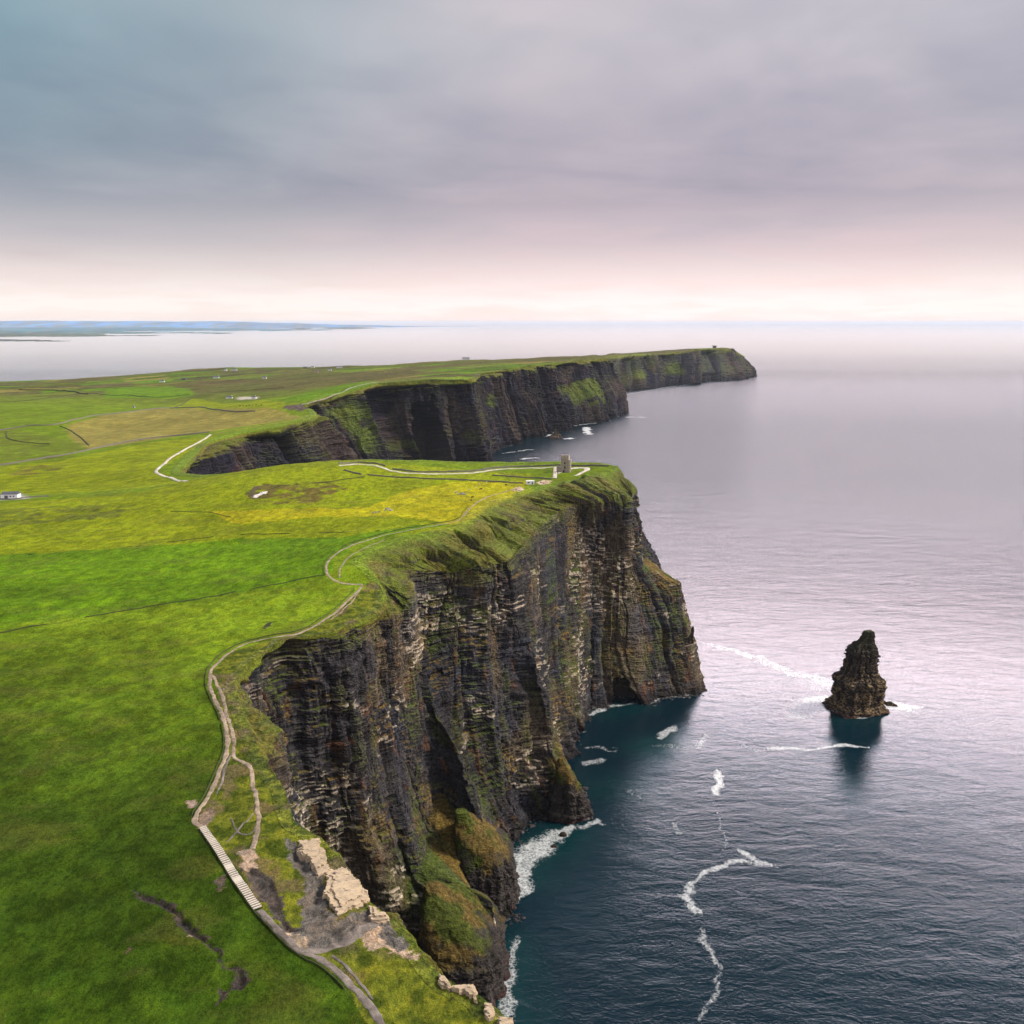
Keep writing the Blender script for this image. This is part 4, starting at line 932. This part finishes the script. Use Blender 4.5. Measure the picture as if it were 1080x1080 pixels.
def house(px, w, d, h, rz, label, wallm=M_WHITE, group="distant farmhouses", yard=True):
    w, d, h = w * .78, d * .78, h * .8
    g = ground_pts([px])[0]; e = empty("farmhouse", (g[0], g[1], float(H(g[0], g[1])) - .2), rz); tag(e, label, "house", group)
    MB().box((0, 0, h / 2), (w, d, h)).build("wall", wallm, e)
    v = [(-w / 2 - .4, -d / 2 - .4, h), (w / 2 + .4, -d / 2 - .4, h), (w / 2 + .4, d / 2 + .4, h), (-w / 2 - .4, d / 2 + .4, h), (-w / 2 - .4, 0, h + d * .42), (w / 2 + .4, 0, h + d * .42)]
    r = poly_obj("roof", v, [(0, 1, 5, 4), (2, 3, 4, 5), (0, 4, 3), (1, 2, 5), (3, 2, 1, 0)], M_SLATE, e)
    o = MB().box((0, 0, 0), (1.2, .9, 2.0)).build("chimney", wallm, r); o.location = (w / 2 - 1.4, 0, h + d * .42 + .4)
    for i in range(max(2, int(w / 5))):
        k = (i + .5) / max(2, int(w / 5)) - .5
        o = MB().box((0, 0, 0), (1.3, .08, 1.4)).build("window", M_GLASS, e); o.location = (k * (w - 1.5), -d / 2 - .06, h * .5)
    o = MB().box((0, 0, 0), (1.1, .08, 2.2)).build("door", M_SLATE, e); o.location = (w * .02, -d / 2 - .07, 1.1)
    return e
house((247, 391), 30, 11, 6, .1, "long white farmhouse on the skyline beside the bay, left of centre")
house((238, 391), 14, 10, 6, -.1, "dark-roofed white farmhouse just left of the long one on the skyline")
house((228, 399), 24, 11, 6, .05, "white farmhouse below and left of the skyline pair")
house((194, 400.5), 18, 9, 5, .1, "low grey-roofed farmhouse standing left of the others in the patchwork", M_STONE)
house((242, 420.5), 18, 8, 4.5, .05, "white cottage in the green fields behind the tan pasture")
house((268, 420.5), 12, 7, 4.5, .0, "smaller white cottage at the end of a pale yard, right of its neighbour")
house((141, 430), 7, 5, 3.5, .2, "tiny white shed alone in the middle of the left fields")
house((171, 403), 20, 10, 5, 0, "pale bluish farmhouse low on the left, near the bay")
house((279, 399.5), 16, 9, 5, 0, "white farmhouse alone in the dark green patch, right of the first group")
house((334, 393), 15, 9, 5, .1, "pink-walled farmhouse inland of the dark cliffs", M_PINKW)
house((322, 388.5), 20, 10, 5, .1, "left grey farmhouse of the skyline row above the pink one", M_STONE)
house((330, 388), 16, 9, 5, -.1, "white farmhouse in the skyline row above the pink one")
house((348, 391), 14, 9, 5, 0, "white farmhouse right of the pink one")
house((358, 388), 26, 10, 5, .3, "long pale farmhouse at the right end of the cluster")
house((403.5, 383.8), 18, 10, 6, 0, "white farmhouse standing alone on the skyline above the big dark cliff")
house((491.5, 379.6), 34, 12, 7, .05, "wide white building on the skyline farther right, over the brown moor", group="distant farmhouses")
def farm_shed():
    g = ground_pts([(12, 525)])[0]; e = empty("farm_shed", (g[0], g[1], float(H(g[0], g[1])) - .2), .1)
    tag(e, "long grey-roofed shed with a pale gable at the left edge, behind the green rise", "shed")
    MB().box((0, 0, 2.2), (15, 8, 4.4)).build("wall", M_WHITE, e)
    poly_obj("roof", [(-7.9, -4.5, 4.2), (7.9, -4.5, 4.2), (7.9, 4.5, 4.2), (-7.9, 4.5, 4.2), (-7.9, 0, 6.6), (7.9, 0, 6.6)], [(0, 1, 5, 4), (2, 3, 4, 5), (0, 4, 3), (1, 2, 5), (3, 2, 1, 0)], M_SLATE, e)
    MB().box((-3, -4.06, 1.6), (3.2, .08, 3.2)).build("door", M_SLATE, e)
    for x_ in (1, 4): MB().box((x_, -4.06, 2.4), (1.4, .08, 1.2)).build("window", M_GLASS, e)
farm_shed()
wall("yard_wall", [(-6, 527), (8, 527), (22, 526), (30, 524.8), (52, 523.5)], 1.2, .9, M_STONE, "stone yard wall running right from the grey-roofed shed", "wall", None, 1.5, seed=28)

def ruin(px, y):
    g = PY(px[0], px[1], y); e = empty("ruined_tower", (g[0], g[1], g[2] - 6)); tag(e, "small ruined square tower on the skyline of the farthest headland", "tower")
    MB().box((0, 0, 12), (15, 13, 24), .2).build("wall", M_DARKSTONE, e); o = MB().box((0, 0, 0), (21, 19, 3.6), .2).build("battlement", M_DARKSTONE, e); o.location = (0, 0, 25)
M_DARKSTONE = plain("weathered_stone", (.07, .06, .055), .9, .4, .3, .3)
ruin((753.5, 368.6), 4980)

# ------------------------------------------------------------------ rocks
def crag(name, loc, prof, label, cat, mat=None, nseg=220, nrow=150, seed=1, asp=.75, det=1.0, group=None, rot=0.0, sq=.35, turf_top=None):
    """prof: list of (z, left x, right x) in metres; layered rock with broken beds"""
    pr = np.array(prof, float); zz = np.linspace(pr[0, 0], pr[-1, 0], nrow)
    L = np.interp(zz, pr[:, 0], pr[:, 1]); R = np.interp(zz, pr[:, 0], pr[:, 2])
    th = np.linspace(0, 2 * math.pi, nseg, endpoint=False)
    A_, Z_ = np.meshgrid(th, zz); c_, s_ = np.cos(A_), np.sin(A_)
    sup = (np.abs(c_) ** (2 + 2.2 * sq) + np.abs(s_) ** (2 + 2.2 * sq)) ** (-1 / (2 + 2.2 * sq))
    hw = ((R - L) / 2)[:, None]; mx = ((R + L) / 2)[:, None]
    bed = Z_ + .12 * c_ * hw + (fbm(c_ * 2 + seed, s_ * 2, Z_ / 15, seed=seed, o=2) - .5) * 2 * det
    bi = np.floor(bed / (1.9 * det)); bk = np.floor(A_ * 9 + 7 * hash2(bi, bi * 0, seed)); b1_ = hash2(bi, bi * 0, seed + 1); b2_ = hash2(bi, bk, seed + 2)
    bi3 = np.floor(bed / (.75 * det)); bk3 = np.floor(A_ * 17 + 7 * hash2(bi3, bi3 * 0, seed)); b3_ = hash2(bi3, bk3, seed + 3)
    d = (b1_ - .5) * 2.0 * det + (b2_ - .5) * 2.4 * det + (b3_ - .5) * 1.4 * det + (fbm(c_ * 3 + 5, s_ * 3, Z_ / 9, seed=seed + 4, o=4) - .5) * 3.6 * det
    fis = 1 - np.abs(2 * vnoise(c_ * 2.6 + 9, s_ * 2.6, Z_ / 40, seed=seed + 6) - 1); d = d - 3.2 * det * fis ** 6
    d = d * np.clip(hw / (11 * det), .25, 1)
    if turf_top:
        X0, Y0 = mx + c_ * hw * sup, s_ * hw * sup * asp
        tw = sstep(turf_top - 6, turf_top + 6, Z_); d2 = (fbm(X0 / 7, Y0 / 7, Z_ / 7, seed=seed + 20, o=4) - .5) * 5 + (fbm(X0 / 2, Y0 / 2, Z_ / 2, seed=seed + 21, o=3) - .5) * 1.2
        d = lerp((b1_ - .5) * 1.6 + (b3_ - .5) * 1.2 + (fbm(X0 / 5, Y0 / 5, Z_ / 22, seed=seed + 22, o=4) - .5) * 8, d2, tw)
    x = mx + c_ * hw * sup * 1.0 + c_ * d; y = s_ * hw * sup * asp + s_ * d
    # close the head
    V = np.stack([x, y, Z_], -1)
    top = V[-1:].mean(1, keepdims=True) + 0 * V[-1:]; top[..., 2] = V[-1:, :, 2] + .4 * det
    V = np.concatenate([V, lerp(V[-1:], top, .6), top], 0)
    f = fbm(c_ * 4, s_ * 4, Z_ / 5, seed=seed + 9, o=3)[..., None]
    col = np.array((.058, .046, .036)) * (.4 + 1.2 * f) * (.6 + .7 * b3_)[..., None]
    col = lerp(col, np.array((.32, .225, .11)), ((b3_ > .52) * (b1_ > .25) * sstep(.36, .52, f[..., 0]) * sstep(zz[-1] * .75, zz[-1] * .35, Z_) * .8)[..., None])
    col = lerp(col, np.array((.05, .065, .02)), (sstep(zz[-1] * .7, zz[-1], Z_) * .5)[..., None])
    if turf_top:
        g_ = sstep(turf_top - 5, turf_top + 5, Z_ + (fbm(X0 / 6, Y0 / 6, Z_ / 6, seed=seed + 12, o=4) - .5) * 30)[..., None]
        tc_ = lerp(np.array((.060, .075, .010)), np.array((.12, .082, .022)), sstep(.4, .62, fbm(X0 / 8, Y0 / 8, Z_ / 8, seed=seed + 14, o=3))[..., None])
        col = lerp(np.array((.045, .038, .034)) * (.4 + 1.2 * fbm(X0 / 3, Y0 / 3, Z_ / 5, seed=seed + 15, o=4))[..., None], tc_ * lerp(.5, 1.4, fbm(X0 / 1.6, Y0 / 1.6, Z_ / 1.6, seed=seed + 16, o=3))[..., None], g_)
    wet = sstep(4 * det, .5, Z_); col = lerp(col, np.array((.05, .022, .020)), wet[..., None] * .8)
    col = np.concatenate([col, col[-1:], col[-1:]], 0)
    o = grid_mesh(name, V, mat or M_ROCK, {'col': col}, smooth=False, closed=True); o.location = loc; o.rotation_euler = (0, 0, rot)
    return tag(o, label, cat, group)
kx = .745
c0 = PZ(902, 747, 0)
def xo(u): return (u - 902) * kx
sp = [(-3, 868, 936), (1.5, 871, 934), (2.5, 873, 932), (7, 874, 930.5), (18, 874.5, 931), (27, 873.5, 931), (29, 876, 931), (31, 880, 926), (36, 883.5, 923), (42, 884.5, 922), (48, 886, 921.5), (54, 887, 919.5), (56, 891, 919), (60, 897, 918), (63, 900, 918), (66, 903, 917.5), (69, 906, 917)]
sp = [(z * .93, xo(l) * (.90 if z < 3 else .80) + (0 if z < 4 else 1.0), xo(r) * (.90 if z < 3 else .84)) for z, l, r in sp]
crag("sea_stack", (c0[0], c0[1], 0), sp, "tall layered sea stack standing alone in the open water with surf at its foot", "sea stack", seed=77, asp=.8, nseg=280, nrow=240, det=.8, sq=1.3, rot=.25)
for (u, v, w_, h_, s_), lab in zip([(938, 743, 4.5, 2.4, 5), (931, 741, 3.4, 2.0, 6), (944, 744.5, 2.2, 1.4, 8)], ["dark low rock in the surf farther right of the sea stack", "low rock nearest the right foot of the sea stack", "smallest rock at the outer end of the surf beside the sea stack"]):
    c = PZ(u, v, 0); crag("sea_rock", (c[0], c[1], 0), [(-1.5, -w_, w_), (0, -w_ * .9, w_ * .9), (h_ * .6, -w_ * .6, w_ * .6), (h_, -w_ * .2, w_ * .3)], lab, "rock", nseg=50, nrow=20, seed=s_, det=.3, group="rocks in the surf by the stack")
c = PZ(586, 462, 0); crag("sea_stack", (c[0], c[1], 0), [(-3, -19, 19), (1, -17, 17), (7, -11, 14), (14, -6, 9), (22, -3, 4), (25, -1, 1.5)], "small dark pointed stack close under the far cliff, behind the tower", "sea stack", nseg=90, nrow=50, seed=31, det=1.2)
c = PZ(592, 885, 0); 
for (u, v, w_, h_, s_), lab in zip([(594, 881, 2.6, 2.2, 15), (584, 893, 2.0, 1.5, 16)], ["upper wet rock in the white surf between the spur and the cliff foot", "lower wet rock in the same patch of white surf"]):
    c = PZ(u, v, 0); crag("sea_rock", (c[0], c[1], 0), [(-1.5, -w_, w_), (0, -w_ * .9, w_ * .9), (h_ * .6, -w_ * .6, w_ * .6), (h_, -w_ * .2, w_ * .3)], lab, "rock", nseg=50, nrow=20, seed=s_, det=.3, group="rocks in the surf below the spur")
c = PY(729.5, 672, 716); crag("rock_pinnacle", (c[0], c[1], c[2] - 5), [(0, -3.6, 2.0), (5, -2.4, 1.8), (9, -.6, 1.8), (12, -.8, 1.9), (14.5, .2, 1.2)], "thin rock pinnacle sticking out near the seaward corner of the headland", "rock", nseg=60, nrow=50, seed=41, det=.45)
for (u, v, y_, w_, h_, s_), lab in zip([(771.5, 371, 5010, 20, 26, 51), (780.5, 377, 5070, 8, 18, 52)], ["blocky crag on the skyline right of the ruined tower", "smaller crag lower on the tip of the farthest headland"]):
    c = PY(u, v, y_); crag("headland_crag", (c[0], c[1], c[2] - 8), [(0, -w_ * 1.2, w_ * 1.2), (h_ * .5, -w_ * .9, w_), (h_ * .8, -w_ * .5, w_ * .8), (h_, -w_ * .2, w_ * .5)], lab, "crag", nseg=60, nrow=30, seed=s_, det=2.2)

# turf-topped stumps and the pointed spur standing out from the foot of the near cliff
for (x_, y_, pr_, tt, s_, asp_) in [(-12, 424, [(-3, -20, 16), (3, -19, 14.5), (18, -19, 13), (27, -19, 9), (35, -19, 2), (42, -18, -7), (48, -17, -13)], 27, 91, 1.25),
                              (-21, 366, [(-3, -22, 19), (3, -21, 17), (18, -21, 15), (26, -21, 11), (33, -21, 2), (39, -20, -8), (44, -19, -14)], 24, 92, 1.5),
                              (36, 505, [(-3, -14, 14), (3, -13, 12.5), (12, -12, 9), (22, -10, 4), (31, -9, -1), (36, -7, -4)], 22, 93, 1.1)]:
    o = crag("rock_buttress", (x_, y_, 0), pr_, None, None, nseg=240, nrow=120, seed=s_, asp=asp_, det=.8, sq=.5, turf_top=tt); tag(o, kind='structure')
# bare flagstone benches on the near cliff edge
def slab(px, label, lift=.9, th=2.6, seed=1):
    G = ground_pts(px)[:, :2]; n = len(G); pts = []
    rs = random.Random(seed)
    for i in range(n):
        a, b = G[i], G[(i + 1) % n]; L = np.linalg.norm(b - a); k = max(3, int(L / .45)); nrm = np.array([-(b - a)[1], (b - a)[0]]) / (L + 1e-6)
        j = 0.0
        for q in range(k):
            if q and rs.random() < .6: j = rs.uniform(-.75, .55)
            pts.append(lerp(a, b, q / k) + nrm * (j if q else 0))
    pts = np.array(pts); c = pts.mean(0); zc = float(H(c[0], c[1])); hz_ = H(pts[:, 0], pts[:, 1]); 
    A_ = np.stack([pts[:, 0] - c[0], pts[:, 1] - c[1], np.ones(len(pts))], 1); pl, *_ = np.linalg.lstsq(A_, hz_, rcond=None)
    zt = A_ @ pl + lift
    m = len(pts); v = [(p[0] - c[0], p[1] - c[1], z_ - th) for p, z_ in zip(pts, zt)] + [(p[0] - c[0], p[1] - c[1], z_) for p, z_ in zip(pts, zt)]
    f = [tuple(m + i for i in range(m)), tuple(m - 1 - i for i in range(m))] + [(i, (i + 1) % m, m + (i + 1) % m, m + i) for i in range(m)]
    for sc_, dn, sh in ((1.07, .5, .25), (.72, -.28, -.5)):          # a thicker bed below and a thin remnant bed on top
        n0 = len(v); a_ = rs.uniform(0, 6.3); kk = [sc_ * (1 + rs.uniform(-.07, .07)) for _ in range(m)]
        ox, oy = (math.cos(a_) * sh, math.sin(a_) * sh)
        for zz_ in (-th - .6, -dn):
            for p, z_, q in zip(pts, zt, kk): v.append(((p[0] - c[0]) * q + ox, (p[1] - c[1]) * q + oy, z_ + zz_))
        f += [tuple(n0 + m + i for i in range(m)), tuple(n0 + m - 1 - i for i in range(m))] + [(n0 + i, n0 + (i + 1) % m, n0 + m + (i + 1) % m, n0 + m + i) for i in range(m)]
    o = poly_obj("flagstone_slab", v, f, M_SLABP); o.location = (c[0], c[1], 0)
    return tag(o, label, "rock slab", "bare flagstone slabs on the cliff edge")
def slabm():
    m, t = new_mat("pale_flagstone_pitted"); p = pos(t)
    n = t.noise(p, .8, 5, .65); vo = t.node('ShaderNodeMapping', {'Vector': p, 'Rotation': (0, 0, .5), 'Scale': (.55, 1.3, 1)}).outputs[0]
    pit = t.noise(vo, .75, 2, .5, .4)
    c = t.mix(1.0, (.44, .335, .215, 1), t.ramp(n, [(.25, .78), (.5, 1.0), (.75, 1.16)]), 'MULTIPLY')
    k = t.ramp(pit, [(.66, 0.0), (.685, 1.0)])
    c = t.mix(k, c, (.12, .095, .08, 1)); st = t.ramp(t.noise(p, .35, 6, .75, .6), [(.48, 0.0), (.64, .75)]); c = t.mix(st, c, (.20, .165, .13, 1)); ck = t.ramp(t.node('ShaderNodeTexVoronoi', {'Vector': t.node('ShaderNodeMapping', {'Vector': p, 'Rotation': (0, 0, .6), 'Scale': (.35, .6, .1)}).outputs[0], 'Scale': .7}, feature='DISTANCE_TO_EDGE').outputs[0], [(0.0, .45), (.012, 0.0)]); c = t.mix(ck, c, (.06, .05, .04, 1)); h = t.math('SUBTRACT', t.math('MULTIPLY', n, .3), t.math('MAXIMUM', k, t.math('MULTIPLY', ck, .4)))
    finish(t, c, .85, bump(t, h, .25, 1.0), .2); return m
M_SLABP = slabm()
slab([(314, 888), (335, 886), (340, 898), (348, 921), (336, 926), (329, 912), (318, 903)], "upper pale flagstone slab, the one farthest up the cliff edge", seed=1)
slab([(346, 918), (366, 916.5), (378, 934), (387, 952), (372, 957), (356, 966), (349, 955), (341, 948), (345, 934)], "largest pale flagstone slab with dark pits, above the trampled grey ground", seed=2)
slab([(390, 958), (396, 960), (398, 967), (407, 967), (410, 972), (398, 973), (391, 971)], "small notched pale slab on the rim just below the largest one", seed=3)
slab([(463, 1031), (470, 1035), (475, 1041), (474, 1046), (466, 1043), (462, 1038)], "small rounded pale slab on the grassy rim near the bottom", seed=4)
slab([(477, 1043), (499, 1042), (502, 1048), (503, 1059), (496, 1053), (484, 1048)], "flat pale slab right of the small rounded one near the bottom", seed=5)
slab([(512, 1061), (519, 1062), (521, 1076), (516, 1078), (511, 1069)], "narrow upright pale slab at the bottom edge of the photo", seed=6)
slab([(526, 1076), (541, 1077), (545, 1090), (528, 1090)], "lowest pale slab, cut by the bottom edge", seed=7)
# boulders in the pastures
def boulder(px, r, label, group, seed=1, name="boulder", mat=None):
    g = ground_pts([px])[0]; th = np.linspace(0, 2 * math.pi, 14, endpoint=False); ph = np.linspace(-.2, math.pi / 2, 6)
    T_, P_ = np.meshgrid(th, ph); d = 1 + (fbm(np.cos(T_) * 2 + seed, np.sin(T_) * 2, P_ * 2, seed=seed, o=2) - .5) * .9
    V = np.stack([np.cos(T_) * np.cos(P_) * r * 1.3 * d, np.sin(T_) * np.cos(P_) * r * d, np.sin(P_) * r * .8 * d], -1)
    o = grid_mesh(name, V, mat or M_LICHEN, smooth=False, closed=True); o.location = (g[0], g[1], float(H(g[0], g[1])))
    o.rotation_euler = (0, 0, seed); return tag(o, label, "boulder", group)
for i, (u, v, r) in enumerate([(409, 537, 1.6), (412, 538.5, 1.3), (406, 538.8, .9), (400, 540, 1.0), (394, 541, 1.0), (397, 540.3, .8)]):
    boulder((u, v), r, ['largest boulder of the loose row on the near edge of the yellow pasture', 'right end boulder of the loose row on the near edge of the yellow pasture', 'boulder left of the largest in the row on the near edge of the yellow pasture', 'middle boulder of the row on the near edge of the yellow pasture', 'left end boulder of the row on the near edge of the yellow pasture', 'second boulder from the left end of the row by the yellow pasture edge'][i], "boulders on the near edge of the yellow pasture", i + 3)
for i, (u, v, r) in enumerate([(484, 521.5, 1.2), (487, 521, 1.6), (490, 521.5, 1.2), (481, 520, 1.0)]):
    boulder((u, v), r, ['second pale boulder from the left in the small yellow pasture heap', 'biggest pale boulder of the small heap in the yellow pasture', 'rightmost pale boulder of the small heap in the yellow pasture', 'leftmost, smallest pale boulder of the heap in the yellow pasture'][i], "boulder heap in the yellow pasture", i + 23)
for i, (u, v, r) in enumerate([(571, 509, 1.4), (574, 509.6, 1.5), (577, 508.6, 1.6), (580, 508, 1.2), (545, 516.5, 1.3), (548, 517.5, 1.4), (542, 518, 1.1)]):
    boulder((u, v), r, ['leftmost sandy boulder in the rubble right of the white kiosk', 'second sandy boulder from the left, right of the white kiosk', 'biggest sandy boulder in the rubble right of the white kiosk', 'rightmost sandy boulder in the rubble right of the white kiosk', 'middle sandy boulder in the rubble where the dirt path ends', 'right sandy boulder in the rubble where the dirt path ends', 'left sandy boulder in the rubble where the dirt path ends'][i], "rubble by the kiosk" if i < 4 else "rubble at the path's end", i + 33, mat=M_SLAB)

# ------------------------------------------------------------------ animals and walkers
def skin_mesh(name, verts, edges, radii, mat):
    me = bpy.data.meshes.new(name); me.from_pydata(verts, edges, []); o = bpy.data.objects.new(name, me); COL.objects.link(o)
    sk = o.modifiers.new("s", 'SKIN'); sk.use_smooth_shade = True
    for v_, r_ in zip(me.skin_vertices[0].data, radii): v_.radius = (r_, r_) if isinstance(r_, float) else r_
    me.skin_vertices[0].data[0].use_root = True
    o.modifiers.new("u", 'SUBSURF').levels = 1
    dg = bpy.context.evaluated_depsgraph_get(); m2 = bpy.data.meshes.new_from_object(o.evaluated_get(dg)); o.modifiers.clear()
    o.data = m2; m2.materials.clear(); m2.materials.append(mat); return o
def quadruped(name, mat, s):
    v = [(0, 0, .75), (.5, 0, .78), (-.5, 0, .76), (.75, 0, .95), (1.0, 0, .95 if s < 1 else .9), (1.22, 0, .84)]
    e = [(0, 1), (0, 2), (1, 3), (3, 4), (4, 5)]; r = [.30, .27, .26, .15, .13, .07]
    for bx_, sy_ in ((.5, .16), (.5, -.16), (-.5, .16), (-.5, -.16)):
        n = len(v); v += [(bx_, sy_, .5), (bx_ + (.03 if bx_ > 0 else -.06), sy_, .27), (bx_, sy_, .03)]; r += [.10, .055, .05]
        e += [(1 if bx_ > 0 else 2, n), (n, n + 1), (n + 1, n + 2)]
    n = len(v); v += [(-.72, 0, .72), (-.76, 0, .45)]; r += [.05, .03]; e += [(2, n), (n, n + 1)]
    v = [(a * s, b * s, c_ * s) for a, b, c_ in v]; r = [float(x_ * s) for x_ in r]
    return skin_mesh(name, v, e, r, mat)
def place(proto, px, rz, label, cat, group, first):
    g = ground_pts([px])[0]; o = proto if first else proto.copy()
    if not first: COL.objects.link(o)
    o.location = (g[0], g[1], float(H(g[0], g[1])) + (.25 if g[1] > 900 else .02)); o.rotation_euler = (0, 0, rz); return tag(o, label, cat, group)
sheep = quadruped("sheep", M_WOOL, .95)
for i, (u, v) in enumerate([(505.5, 511.3), (502, 514.8), (495, 517), (481, 518.4), (513, 508.8)]):
    place(sheep, (u, v), i * 1.7, ["white sheep highest in the yellow pasture, left of the kiosk", "white sheep just below the highest one", "white sheep above the small boulder heap", "white sheep beside the left end of the boulder heap", "white sheep close to the dark stone wall"][i], "sheep", "sheep in the yellow pasture", i == 0)
cow = quadruped("cow", M_BROWN, 1.55)
for i, (u, v) in enumerate([(507, 516.8), (534, 512.5), (497, 528.4), (498, 525.5)]):
    place(cow, (u, v), i * 2.1 + .4, ["brown cow right of the white sheep", "brown cow nearest the white kiosk", "lower brown cow by the bend of the dirt path", "brown cow just above the one by the path bend"][i], "cow", "brown cows in the yellow pasture", i == 0)
cow2 = quadruped("cow", M_BLACK, 1.9)
for i, (u, v) in enumerate([(253, 429), (256.5, 428.6), (260, 428.9), (263, 428.3), (266.5, 428.2), (270, 427.9), (273, 428.6), (276, 428.1)]):
    place(cow2, (u, v), i * 1.3, ['leftmost','second from left','third from left','fourth from left','fourth from right','third from right','second from right','rightmost'][i] + ' black cow in the row grazing the far green field', "cow", "black cattle on the far green field", i == 0)

def person(px, rz, coat, label, stride=.18):
    g = ground_pts([px])[0]; v = [(0, 0, .95), (0, 0, 1.2), (0, 0, 1.42), (.02, 0, 1.54), (.04, 0, 1.66), (0, .09, .88), (stride, .1, .5), (stride * .9, .1, .06), (stride + .12, .1, .03), (0, -.09, .88), (-stride * .3, -.1, .48), (-stride, -.1, .08), (-stride + .14, -.1, .03),
        (0, .19, 1.38), (-.04, .25, 1.12), (.08, .24, .9), (0, -.19, 1.38), (.05, -.25, 1.12), (.16, -.24, .92)]
    e = [(0, 1), (1, 2), (2, 3), (3, 4), (0, 5), (5, 6), (6, 7), (7, 8), (0, 9), (9, 10), (10, 11), (11, 12), (2, 13), (13, 14), (14, 15), (2, 16), (16, 17), (17, 18)]
    r = [.15, .14, .15, .06, .11, .10, .065, .045, .035, .10, .065, .045, .035, .07, .045, .035, .07, .045, .035]
    o = skin_mesh("person", v, e, r, coat); o.location = (g[0], g[1], float(H(g[0], g[1])) + .42); o.rotation_euler = (0, 0, rz); tag(o, label, "person"); return o
M_COATS = [plain("dark_coat", (.02, .022, .03), .8, .2), plain("red_coat", (.3, .03, .025), .8, .2), plain("teal_coat", (.03, .22, .24), .8, .2)]
for px, rz, k, lab in [((172, 490.5), 1.0, 0, "walker in dark clothes on the white road by the inlet, at its bend"), ((389, 490.6), .2, 2, "person in a teal jacket on the paved path at the hilltop"), ((378, 490.5), 2.9, 0, "person in dark clothes left of the teal jacket on the paved path"),
                       ((470, 500), .1, 0, "walker in dark clothes on the paved path behind the yellow pasture"), ((610, 494), 1.5, 0, "visitor in dark clothes on the paved circle right of the tower"), ((616, 494.2), 2.0, 1, "visitor in a red jacket at the right end of the paved circle"),
                       ((585.5, 500), 1.6, 0, "walker in dark clothes on the paved spur left of the tower")]:
    person(px, rz, M_COATS[k], lab)

# fallen blocks along the foot of the near cliffs
def talus():
    rs = np.random.RandomState(5); vs, fs, cs = [], [], []
    base_ico = []
    for a in range(6):
        for b in range(4): base_ico.append((math.cos(a * math.pi / 3 + b), math.sin(a * math.pi / 3 + b), b))
    kz = np.argmin(np.abs(VA[-60:, :, 2]), axis=0) + VA.shape[0] - 60; foot = VA[kz, np.arange(VA.shape[1])]
    for _ in range(900):
        j = rs.randint(250, 1500); f_ = foot[j]
        if fbm(np.array([j / 40.0]), np.array([0.0]), seed=9, o=2)[0] < .46: continue
        x, y = f_[0] + rs.normal(0, 1.2) + rs.uniform(0, 3.5), f_[1] + rs.normal(0, 1.6) - rs.uniform(0, 1.5); r = rs.uniform(.35, 1.0) * (1 + 1.6 * (rs.rand() < .12)); rz = rs.uniform(0, 6.3); n = len(vs)
        for b, (zz_, q) in enumerate(((-.6, .9), (.1, 1.0), (.6, .6))):
            for a in range(6):
                t_ = a * math.pi / 3 + rz; k = q * rs.uniform(.7, 1.25) * r; vs.append((x + math.cos(t_) * k * 1.3, y + math.sin(t_) * k, (zz_ + rs.uniform(-.12, .12)) * r))
        for b in range(2):
            for a in range(6): fs.append((n + b * 6 + a, n + b * 6 + (a + 1) % 6, n + b * 6 + 6 + (a + 1) % 6, n + b * 6 + 6 + a))
        fs.append(tuple(n + 12 + a for a in range(6)))
    o = poly_obj("fallen_rocks", vs, fs, plain("wet_rock", (.035, .030, .028), .5, .5, 1.0, .15)); tag(o, "dark fallen blocks strewn along the waterline at the foot of the near cliffs", "rocks", kind='stuff')
talus()
